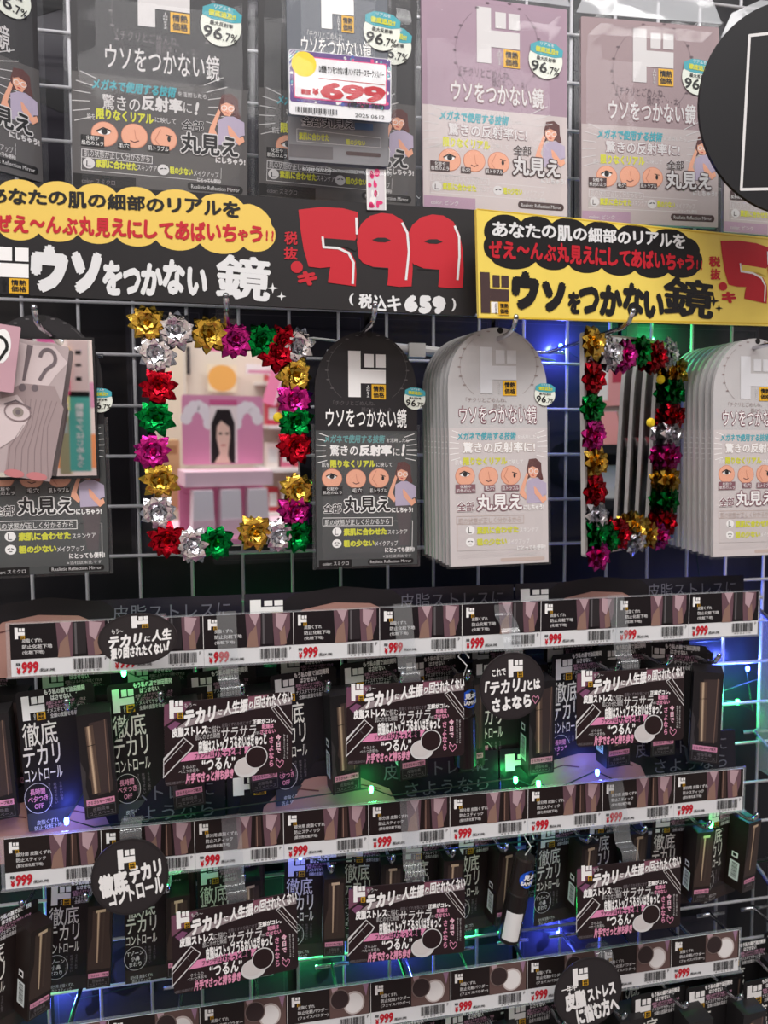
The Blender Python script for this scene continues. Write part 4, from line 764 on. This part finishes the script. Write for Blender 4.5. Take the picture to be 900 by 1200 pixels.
# ================================================================== promo cards and discs
def promo_mesh():
    s = Sheet(.101, .067, [(50, 175), (780, 90), (765, 540), (60, 620)]); s.solid(rr(-.0505, -.0335, .0505, .0335, .0035), M('promo_brown', (38, 28, 29), .36, noise=.1, nscale=30), .0012)
    for q, c in (([(105, 320), (300, 262), (500, 205), (775, 160), (775, 120), (560, 160), (330, 215), (180, 262)], (150, 138, 140)), ([(52, 180), (200, 160), (160, 220), (52, 300)], (110, 70, 88)), ([(520, 125), (640, 108), (570, 175), (520, 180)], (124, 78, 92)), ([(100, 330), (70, 300), (110, 270), (140, 280)], (120, 74, 104))):
        s.P(q, M('promo_%d_%d' % (c[0], c[1]), c, .4), 1)
    rt = -1*math.degrees(math.atan2(-85, 730))  # print follows the card
    s.O(520, 118, 3, WHITE, 2)
    logo(s, s.box(80, 152, 152, 252), WHITE, 4); s.T('もう〜', 162, 168, 228, 192, SOFTW, 3)
    s.T('テカリ', 158, 190, 340, 282, WHITE, 4, bold=.06, shear=.3, rot=5); s.T('に', 342, 200, 372, 232, WHITE, 4, bold=.05, shear=.3, rot=5); s.T('人生振', 374, 145, 522, 222, WHITE, 4, bold=.05, shear=.3, rot=5); s.T('り', 522, 152, 548, 190, WHITE, 4, bold=.04, shear=.3, rot=5); s.T('回', 550, 122, 598, 188, WHITE, 4, bold=.04, shear=.3, rot=5); s.T('されたくない', 594, 100, 778, 170, WHITE, 4, bold=.04, shear=.3, rot=6)
    s.outlined('正解がコレ。', 540, 244, 680, 276, WHITE, BLK, L=3, bold=.05, ob=.09); s.T('皮脂くずれを気にせず', 368, 268, 536, 290, GREYTXT, 3)
    s.T('皮脂ストレス', 94, 296, 285, 350, WHITE, 3, bold=.06); s.T('に悩む', 286, 292, 360, 330, SOFTW, 3); s.T('肌にのせた瞬間', 222, 335, 356, 365, SOFTW, 3); s.T('サラサラ', 364, 292, 562, 358, SOFTW, 3, bold=.01, shear=.15); s.T('が続く', 552, 320, 584, 336, SOFTW, 3); s.T('乾燥は\nさせない', 586, 275, 674, 332, PINK, 3, bold=.04)
    s.outlined('皮脂はストップ うるおいはぎゅっと', 234, 345, 622, 422, WHITE, BLK, L=3, bold=.05, ob=.085, rot=1.5)
    s.P([(140, 488), (190, 438), (530, 398), (498, 444)], M('promo_pink', (220, 138, 176), .5), 2); s.T('ファンデは', 216, 436, 320, 466, DKBROWN, 4, bold=.02); s.T('ぴたっと密着', 322, 412, 496, 458, BLK, 4, bold=.05)
    s.T('さらふわ\nべたつき肌も', 132, 506, 240, 545, SOFTW, 3); s.T('“つるん”', 256, 462, 440, 530, WHITE, 3, bold=.03); s.T('片手でさっと持ち歩き', 168, 535, 430, 592, PINK, 3, bold=.06, shear=.15); s.T('※使用感には個人差があります', 64, 590, 165, 606, GREYTXT, 3)
    s.outlined('今\n日\nで\n、', 672, 335, 704, 478, WHITE, PINK, L=3, bold=.0, ob=.04); s.T('さ\nよ\nな\nら', 632, 348, 660, 515, PINK, 3, bold=.03)
    s.line([(694, 492), (686, 480), (672, 484), (674, 502), (692, 520), (712, 500), (716, 484), (704, 478), (694, 492)], .0005, PINK, 3); s.T('\n'.join('鏡を見るたびサラサラ肌'), 718, 335, 728, 470, SOFTW, 3); s.T('\n'.join('好きな自分に'), 736, 335, 746, 470, SOFTW, 3)
    CM = M('compact_dark', (40, 28, 28), .3); s.O(505, 516, 72, SOFTW, 3, 56); s.O(560, 462, 64, SOFTW, 4, 62); s.O(560, 462, 58, CM, 5, 56); s.O(498, 512, 56, M('powder_pale', (200, 194, 192), .5), 4, 44)
    for q in ([(50, 470), (158, 356), (212, 400), (198, 424), (50, 575)], [(650, 185), (690, 162), (772, 270), (770, 335)]): s.P(q, SOFTW, 3)
    s.P([(54, 484), (158, 362), (204, 400), (192, 420), (54, 562)], CM, 4); s.P([(656, 188), (688, 168), (770, 276), (769, 326)], CM, 4)
    s.line([(54, 500), (168, 378)], .0005, SOFTW, 5); s.line([(668, 184), (770, 306)], .0004, SOFTW, 5); s.line([(120, 408), (150, 438)], .0004, MIDGREY, 5)
    return s.mesh('promo_card')
PROMO = promo_mesh()
def curl_strip(parent, pts, hw=.0082, name='clear_strip'):
    P = [Vector(p) for p in pts]; out = []
    for a, b, c, d in zip([P[0]]+P[:-2], P[:-1], P[1:], P[2:]+[P[-1]]):
        for k in range(5):
            t_ = k/5; out.append(.5*((2*b)+(-a+c)*t_+(2*a-5*b+4*c-d)*t_*t_+(-a+3*b-3*c+d)*t_**3))
    out.append(P[-1]); mb = MB(); mb.strip(out, (hw, 0, 0), STRIP); link(name, mb.mesh(name), parent, smooth=True)
PR = [((.1865, -.165, 1.1252), (.009, .011, .12), 'upper row, left'), ((.3318, -.165, 1.1281), (0, -.007, -.01), 'upper row, middle'), ((.5376, -.165, 1.1263), (-.009, -.011, -.06), 'upper row, right'),
      ((.1884, -.165, .9534), (-.008, -.011, .10), 'lower row, left'), ((.3323, -.165, .9532), (0, 0, -.05), 'lower row, middle'), ((.5397, -.165, .9481), (-.012, -.016, -.03), 'lower row, right')]
PRX = [.185, .334, .5365, .187, .337, .5405]
for (loc, rot, lb), sx in zip(PR, PRX):
    t = thing('promo_card', 'brown landscape promo card on a clear strip, %s' % lb, 'promo card', loc, rot, 'brown landscape promo cards'); link('printed_board', PROMO, t)
    dx = sx-loc[0]+.003; zr = (1.197 if loc[2] > 1.05 else 1.0205)-loc[2]
    curl_strip(t, [(dx, .0015, -.012), (dx, .003, .02), (dx, .006, .04), (dx, .018, zr-.03), (dx, .024, zr-.012), (dx, .032, zr+.012), (dx, .036, zr+.024)])
def disc(label, loc, rot, rx, ry, design, strip):
    t = thing('round_sign', label, 'sign', loc, rot, 'small dark shelf signs'); n = 48
    s = Sheet(2*rx, 2*ry, [(0, 0), (200, 0), (200, 200), (0, 200)]); s.solid([(rx*math.cos(2*math.pi*i/n), ry*math.sin(2*math.pi*i/n)) for i in range(n)], M('disc_charcoal', (46, 42, 43), .3, noise=.08, nscale=20), .0012)
    s.ring(100, 100, 96, .0009, M('disc_rim', (40, 36, 37), .35), 1, 48); design(s); link('sign_board', s.mesh('round_sign_small'), t)
    curl_strip(t, strip); return t
def d_oval(s):
    logo(s, s.box(86, 10, 128, 56), WHITE, 3); s.T('もう〜', 36, 56, 64, 74, WHITE, 3, bold=.02); s.T('テカリ', 26, 78, 112, 128, WHITE, 3, bold=.06, shear=.25, rot=3); s.T('に', 116, 90, 132, 112, WHITE, 3, bold=.05, shear=.2, rot=3); s.T('人生', 134, 66, 186, 112, WHITE, 3, bold=.05, shear=.2, rot=3); s.T('振り回されたくない', 30, 122, 168, 168, WHITE, 3, bold=.06, shear=.2, rot=3); s.T('!', 170, 112, 180, 152, WHITE, 3, bold=.08, shear=.3)
def d_kore(s):
    logo(s, s.box(88, 20, 132, 72), WHITE, 3); s.T('これで', 38, 44, 80, 66, WHITE, 3, bold=.03, rot=3); s.T('「テカリ」', 14, 76, 142, 122, WHITE, 3, bold=.05, shear=.2, rot=3); s.T('とは', 146, 84, 186, 116, WHITE, 3, bold=.06, rot=3); s.T('さよなら', 36, 128, 158, 170, WHITE, 3, bold=.06, rot=3)
    s.line([(172, 140), (166, 134), (160, 140), (170, 158), (182, 142), (178, 134), (172, 140)], .0005, PINK, 3)
def d_tettei(s):
    logo(s, s.box(72, 24, 116, 76), WHITE, 3); s.T('徹底', 20, 80, 96, 142, WHITE, 3, bold=.06, shear=.12, rot=8); s.T('テカリ', 98, 66, 184, 114, WHITE, 3, bold=.06, shear=.12, rot=8); s.T('コントロール', 40, 116, 184, 162, WHITE, 3, bold=.05, shear=.12, rot=8)
def d_hishi(s):
    logo(s, s.box(56, 22, 100, 74), WHITE, 3); s.T('一年中', 22, 66, 66, 86, WHITE, 3, bold=.03, rot=5); s.T('皮脂', 30, 86, 92, 140, WHITE, 3, bold=.07, rot=6); s.T('ストレス', 96, 84, 180, 122, WHITE, 3, bold=.06, rot=6); s.T('に悩む方へ', 62, 128, 188, 182, WHITE, 3, bold=.06, rot=8)
disc('oval dark sign hanging before the left end of the uppermost rail', (.1174, -.16, 1.2085), (0, R_(-1), .02), .0298, .0205, d_oval, [(.012, .0015, -.0), (.012, .004, .014), (.012, .016, .016), (.012, .03, .01)])
disc('round dark sign with a heart, below the uppermost rail', (.4275, -.16, 1.1507), (0, R_(-1), 0), .0298, .0298, d_kore, [(.003, .0015, .01), (.003, .003, .03), (.003, .014, .05), (.003, .027, .056), (.003, .03, .066)])
disc('round dark sign hanging before the middle rail, left part', (.1062, -.16, 1.0160), (0, R_(-2), .02), .0298, .0315, d_tettei, [(.002, .0015, .02), (.002, .006, .036), (.002, .02, .04), (.002, .032, .03)])
disc('round dark sign at the bottom edge before the lowest rail', (.5033, -.16, .8590), (0, R_(-3), 0), .0335, .0335, d_hishi, [(.02, .0015, .01), (.02, .006, .03), (.02, .02, .032), (.02, .03, .02)])

# ================================================================== string lights, cable, side goods
BACKS = [('g', .4352, .8321), ('g', -.0309, .8212), ('g', .2558, .8195), ('g', .6553, 1.4796), ('g', .7769, 1.0572), ('b', .5508, .7976), ('b', .5456, 1.4704), ('b', .7353, 1.1449), ('b', .7889, 1.0969), ('b', .3548, .8102), ('b', .426, .9928), ('g', .2904, .8477), ('b', .0062, .811), ('g', .2106, 1.1239)]
UPF = [('g', .0988, 1.1693), ('b', .0491, 1.0445), ('g', .3107, 1.0476), ('g', .450, 1.0440), ('g', .4731, 1.0380), ('b', .5338, 1.0438)]
LOF = [('g', .1386, .9946), ('b', .2455, .9919), ('g', .6587, .9787)]
BULB = {}
for c, rgb, nm in (('g', (60, 255, 120), 'green'), ('b', (60, 90, 255), 'blue')):
    mb = MB(); mb.lathe([(0, -.004), (.0016, -.003), (.0022, 0), (.0018, .0025), (0, .003)], M('bulb_' + nm, rgb, .3, emit=(rgb, 30)), 10); BULB[c] = (mb.mesh('bulb_' + nm), nm)
def string_light(label, leds, y, cy, sort, k=1.):
    t = thing('string_light', label, 'string lights', (0, 0, 1.0), group='fairy lights'); pts = []
    for c, x, z in (sorted(leds, key=lambda q: (-round(q[2]/.09), q[1])) if sort else leds): pts += [(x, y+.003, z-1.0), (x+.02, cy, z-1.012)]
    mb = MB(); mb.tube(pts, .0007, M('green_cable', (30, 44, 36), .5), 6); link('cable', mb.mesh('string_cable'), t)
    for c, x, z in leds:
        me, nm = BULB[c]; o = link('bulb', me, t, (x, y, z-1.0)); o['label'] = nm + ' bulb'
        d = bpy.data.lights.new('bulb_glow', 'POINT'); d.energy = k*(.2 if c == 'g' else .42); d.color = (.05, 1, .22) if c == 'g' else (.08, .12, 1); d.shadow_soft_size = .004
        lo = bpy.data.objects.new('bulb_glow', d); COL.objects.link(lo); lo.parent = t; lo.location = (x, y-(.005 if y < 0 else .003), z-1.0)
string_light('green and blue fairy lights strung along the wire grid', BACKS, .0095, .008, True, 1.7)
string_light('green and blue fairy lights running before the middle header boards', UPF, -.112, -.103, False, .17)
string_light('fairy lights with two green and one blue bulb under the middle rail', LOF, -.112, -.105, False, .17)
# white usb lead under the black sign
t = thing('power_lead', 'white lead with plug and socket under the black sign', 'cable', (.37, -.06, 1.452))
mb = MB(); W = M('plastic_white', (200, 198, 196), .4)
mb.tube([(-.07, 0, .006), (-.045, 0, .003), (.0, 0, 0)], .0048, W, 12); link('plug', mb.mesh('plug'), t, smooth=True)
mb = MB(); mb.box(-.012, -.0062, -.007, .004, .0062, .006, W); mb.tube([(.004, 0, 0), (.034, 0, -.003)], .0050, W, 12); link('socket', mb.mesh('socket'), t)
mb = MB(); mb.tube([(.034, 0, -.003), (.05, .004, .0), (.075, .01, .006), (.11, .03, .004), (.16, .05, .0)], .0013, W, 8); mb.tube([(-.07, 0, .006), (-.1, .02, .012), (-.14, .045, .01)], .0013, W, 8); link('lead', mb.mesh('lead'), t, smooth=True)
# goods beyond the right end of the rails
s = Sheet(.05, .13, [(0, 0), (100, 0), (100, 260), (0, 260)]); s.solid(rr(-.025, -.065, .025, .065, .003), M('leaf_green', (60, 128, 82), .45), .012)
rnd = random.Random(4)
for k in range(40):
    X, Y = rnd.uniform(6, 94), rnd.uniform(6, 250); s.P([(X-5, Y), (X, Y-9), (X+5, Y), (X, Y+9)], rnd.choice((M('leaf_yellow', (214, 200, 70), .5), M('leaf_dark', (28, 74, 50), .5), M('leaf_teal', (90, 170, 150), .5))), 1)
tag(link('patterned_pack', s.mesh('patterned_pack'), None, (.842, -.04, .79), (0, 0, -.2)), 'green pack with yellow leaf pattern at the lower right edge', 'pack')
mb = MB(); mb.box(-.012, -.012, -.09, .012, .012, .09, clear('acrylic', haze=.12, bump=.1)); tag(link('acrylic_tube', mb.mesh('acrylic_tube'), None, (.798, -.03, 1.075)), 'clear acrylic channel standing at the right end of upper row', 'channel')
mb = MB(); mb.tube([(0, 0, .02), (0, -.045, 0), (0, -.09, 0), (0, -.12, .012)], .0026, CHROME, 8); mb.tube([(-.015, 0, .02), (.02, 0, .02)], .0026, CHROME); tag(link('side_hook', mb.mesh('side_hook'), None, (.775, -.003, 1.165)), 'empty chrome hook right of the uppermost price rail', 'hook', 'empty side hooks', None)
tag(link('side_hook', bpy.data.meshes['side_hook'], None, (.79, -.003, 1.005)), 'empty chrome hook right of the middle price rail', 'hook', 'empty side hooks')
tag(link('side_hook', bpy.data.meshes['side_hook'], None, (.795, -.003, .845)), 'empty chrome hook right of the lowest price rail', 'hook', 'empty side hooks')

# ================================================================== the aisle opposite, seen in the mirrors
CR = M('cream_wall', (232, 222, 206), .6); PK = M('display_pink', (230, 150, 186), .5); PK2 = M('display_pale_pink', (244, 208, 222), .5)
mb = MB(); mb.box(-1.8, -2.36, 0, 2.6, -2.3, 2.4, CR); structure('wall_front', mb.mesh('wall_front'))
def facing(name, wd, hg, loc, label, cat, design, base, th=.006, rz=math.pi, grp=None):
    s = Sheet(wd, hg, [(0, 0), (100, 0), (100, 100), (0, 100)]); s.solid(rr(-wd/2, -hg/2, wd/2, hg/2, min(wd, hg)*.03), base, th); design(s)
    o = link(name, s.mesh(name), None, loc, (0, 0, rz)); return tag(o, label, cat, grp)
# gondola and the pink counter display on it
t = thing('counter_table', 'pale pink counter opposite, carrying the pink display, seen in frontal mirror', 'counter', (.55, -1.68, 0))
mb = MB(); mb.box(-.5, -.26, .98, .5, .26, 1.02, PK2); link('counter_top', mb.mesh('counter_top'), t)
mb = MB(); mb.box(-.47, -.24, 0, .47, .24, .98, PK); link('cabinet', mb.mesh('cabinet'), t)
t = thing('counter_display', 'pink counter display with portrait and clear tubes, seen in frontal mirror', 'display', (.512, -1.5, 1.021))
def d_disp(s):
    for k in range(7):
        for cx, sg in ((20, -1), (82, 1)):
            a = R_(90+sg*(k*26-70)); s.oval(s.box(cx+14*math.cos(a)-7, 42-26*math.sin(a)-9, cx+14*math.cos(a)+7, 42-26*math.sin(a)+9), M('petal_white', (250, 236, 242), .5), 1)
    s.B(33, 10, 67, 98, M('portrait_ground', (250, 232, 232), .5), 2)
    s.P([(36, 98), (36, 40), (42, 20), (58, 20), (65, 40), (66, 98)], M('portrait_black_hair', (42, 32, 34), .5), 3)
    s.P([(42, 98), (45, 86), (42, 60), (43, 40), (50, 30), (58, 40), (59, 62), (55, 84), (62, 98)], M('portrait_pale_skin', (240, 200, 184), .5), 4); s.P([(42, 46), (44, 28), (57, 28), (59, 46), (53, 36)], M('portrait_black_hair'), 5)
    for x in (46, 54): s.O(x, 55, 2.2, BLK, 5, 1.6)
    s.line([(48, 72), (53, 72)], .003, RED, 5); s.B(33, 6, 67, 14, M('display_rose', (214, 96, 146), .5), 4)
s = Sheet(.224, .19, [(0, 0), (100, 0), (100, 100), (0, 100)]); s.solid(rr(-.112, -.095, .112, .095, .006), PK, .006); d_disp(s); link('header_panel', s.mesh('display_header'), t, (0, -.02, .309), (0, 0, math.pi))
mb = MB(); mb.box(-.12, -.06, 0, .12, .08, .02, PK); mb.box(-.12, -.06, .16, .12, .05, .2, PK2); mb.box(-.12, -.06, .02, .12, -.05, .16, PK); link('tray', mb.mesh('display_tray'), t)
for k in range(3):
    mb = MB(); mb.box(-.03, -.025, 0, .03, .025, .13, M('frosted_tube', (236, 226, 232), .25), .004); mb.box(-.03, .025, .0, .03, .026, .05, PK2); o = link('sample_box', mb.mesh('sample_box'), t, (-.075+.075*k, .04, .021))
# further goods on the wall behind it
def shelf(x, z, wd, label):
    mb = MB(); mb.box(-wd/2, -.0, -.012, wd/2, .2, .0, M('white_shelf', (238, 234, 230), .4)); tag(link('wall_shelf', mb.mesh('wall_shelf'), None, (x, -2.3, z)), label, 'shelf', 'shelves on the opposite wall')
for n, z in enumerate((1.0, 1.17, 1.33, 1.49)): shelf(.96, z, .3, 'white shelf on the opposite wall at right, %s from below' % ORD[n])
rnd = random.Random(12)
for n, z in enumerate((1.0, 1.17, 1.33, 1.49)):
    for k in range(5):
        c = rnd.choice(((226, 120, 150), (214, 70, 90), (240, 200, 210), (190, 60, 70), (250, 236, 230))); h = rnd.uniform(.08, .13); mb = MB(); mb.box(-.022, -.02, 0, .022, .02, h, M('box_%d_%d_%d' % c, c, .45)); mb.box(-.016, .0202, .02, .016, .0206, h-.02, WHITE)
        tag(link('cosmetics_box', mb.mesh('cosmetics_box'), None, (.85+.055*k, -2.2, z)), 'small cosmetics box on the opposite wall shelf %d from below, %s from left' % (n+1, ORD[k]), 'box', 'boxes on the opposite shelves')
facing('poster', .06, .1, (.535, -2.27, 1.56), 'dark photo poster on the opposite wall above the pink display', 'poster', lambda s: s.O(50, 45, 25, M('grey_photo', (120, 116, 118), .5), 1, 30), M('poster_dark', (58, 54, 58), .5))
facing('poster', .2, .26, (.94, -1.965, .98), 'cream poster with dark haired portrait beside the opposite counter', 'poster', lambda s: (s.O(45, 40, 38, BLK, 1, 34), s.O(45, 48, 22, SKIN, 2, 24)), M('poster_cream', (238, 224, 206), .5))
facing('round_plaque', .11, .1, (.68, -2.26, 1.5), 'round orange plaque on the opposite wall', 'plaque', lambda s: s.O(50, 50, 49, M('apricot_print', (236, 178, 96), .5), 1), M('plaque_cream', (240, 226, 196), .5))
facing('shelf_sign', .12, .035, (.79, -2.1, 1.53), 'long white shelf sign on the opposite wall', 'sign', lambda s: s.B(5, 60, 95, 90, PINK, 1), M('sign_paper', (244, 238, 236), .5))
facing('pink_ribbon_banner', .05, .3, (.84, -2.05, 1.55), 'slanting pink banner hanging before the opposite wall', 'banner', lambda s: s.line([(10, 2), (10, 98)], .004, WHITE, 1), M('banner_pink', (240, 140, 176), .5)).rotation_euler = (0, R_(-16), math.pi)
facing('pillar_panel', .09, 1.2, (.5, -2.24, 1.2), 'narrow cream panel on the opposite wall', 'panel', lambda s: s.line([(8, 1), (8, 99)], .003, SOFTW, 1), M('pillar_cream', (226, 214, 190), .5), .03)
facing('pink_tag', .08, .04, (.6, -2.0, 1.6), 'hot pink tag high on the opposite side', 'tag', lambda s: s.B(10, 30, 90, 70, WHITE, 1), M('hot_pink_tag', (238, 90, 160), .5))
facing('cardboard_box', .07, .2, (.37, -1.6, 1.2), 'tan cardboard sleeve standing beside the pink display', 'box', lambda s: s.B(10, 8, 90, 20, M('tan_dark', (170, 130, 90), .5), 1), M('cardboard_tan', (206, 172, 126), .6), .05)
# goods seen in the small mirror at the left
facing('hanging_banner', .05, .33, (-.1115, -1.5, 1.555), 'teal and pink hanging banner with vertical lettering, seen in left mirror', 'banner', lambda s: (s.B(0, 0, 100, 40, M('banner_rose', (238, 208, 204), .5), 1), s.B(0, 39, 100, 43, BLK, 2), s.B(36, 8, 64, 11, BLK, 2), s.B(36, 18, 64, 20, BLK, 2), s.B(36, 28, 64, 31, BLK, 2), s.text('\n'.join('艶髪ケアはじめよう'), s.box(30, 48, 70, 97), WHITE, 3, bold=.03)), M('banner_teal', (96, 184, 172), .5))
for x, z, c, n_ in ((-.146, 1.68, (255, 214, 60), 'yellow'), (-.15, 1.64, (240, 120, 60), 'orange'), (-.146, 1.60, (226, 60, 110), 'crimson'), (-.148, 1.56, (250, 226, 150), 'straw')):
    facing('shelf_tag', .03, .036, (x, -1.49, z), n_ + ' shelf tag beside the teal banner, seen in left mirror', 'tag', lambda s: (s.B(10, 50, 90, 80, WHITE, 1), s.B(16, 58, 70, 74, RED, 2)), M('tag_' + n_, c, .5), .002, math.pi, 'bright shelf tags in the left mirror')
facing('pink_card', .055, .055, (-.18, -1.5, 1.705), 'pink and white sale card high in the left mirror', 'card', lambda s: (s.B(8, 40, 92, 86, WHITE, 1), s.B(15, 50, 80, 66, RED, 2)), M('card_pink', (240, 110, 170), .5))
facing('arrow_sign', .03, .06, (-.225, -1.5, 1.70), 'white sign with green arrow, seen in left mirror', 'sign', lambda s: s.P([(40, 20), (60, 20), (60, 50), (78, 50), (50, 80), (22, 50), (40, 50)], M('arrow_green', (40, 160, 90), .5), 1), M('sign_white', (240, 240, 236), .5))
facing('beige_bottle_row', .026, .15, (-.155, -1.55, 1.46), 'tall beige carton beside the teal banner, seen in left mirror', 'carton', lambda s: s.B(20, 10, 80, 30, SOFTW, 1), M('carton_beige', (196, 176, 140), .5), .03)
facing('rose_panel_board', .3, .5, (-.2, -1.8, 1.56), 'pale rose board behind the teal banner, seen in left mirror', 'board', lambda s: (s.B(10, 60, 60, 80, M('warm_orange', (240, 150, 100), .5), 1), s.B(10, 30, 60, 45, PINK, 1)), M('board_rose', (236, 214, 206), .5))
# neighbouring gondola to the right, seen in the turned mirror
t = thing('side_gondola', 'dark side shelf unit with white upper panel, seen in turned mirror', 'shelf unit', (1.2, -.2, 0))
mb = MB(); mb.box(0, -.5, 0, .04, .2, 2.1, M('gondola_white', (214, 210, 206), .5)); link('back_panel', mb.mesh('gondola_back'), t)
mb = MB(); mb.box(-.12, -.5, 1.355, .0, .2, 1.37, M('gondola_black', (26, 25, 28), .4)); link('shelf_board', mb.mesh('gondola_shelf'), t); link('shelf_board', bpy.data.meshes['gondola_shelf'], t, (0, 0, -.09)); link('shelf_board', bpy.data.meshes['gondola_shelf'], t, (0, 0, -.18))
mb = MB(); mb.box(-.03, -.5, 1.1, -.001, .2, 1.37, M('gondola_black')); link('dark_panel', mb.mesh('gondola_dark'), t)
for n, z in enumerate((1.371, 1.281, 1.191)):
    for k in range(6):
        c = ((222, 150, 150), (236, 226, 220), (200, 90, 100))[k % 3] if n == 0 else ((196, 196, 200), (90, 92, 98), (140, 150, 150))[k % 3]
        mb = MB(); mb.box(-.02, -.025, 0, .02, .025, .055, M('pouch_%d_%d_%d' % c, c, .4), .01); tag(link('pouch', mb.mesh('pouch'), None, (1.13, -.42+.075*k, z)), 'small pouch on the side shelf, tier %d from above, %s from the aisle' % (n+1, ORD[k]), 'pouch', 'pouches on the side shelf')
facing('red_pink_poster', .1, .1, (1.19, -.2, 1.49), 'rose pink poster high on the side shelf unit, seen in turned mirror', 'poster', lambda s: (s.B(10, 10, 45, 60, M('poster_crimson', (190, 60, 84), .5), 1), s.B(52, 30, 90, 90, WHITE, 1)), M('poster_rose', (226, 160, 160), .5), .004, R_(-90))
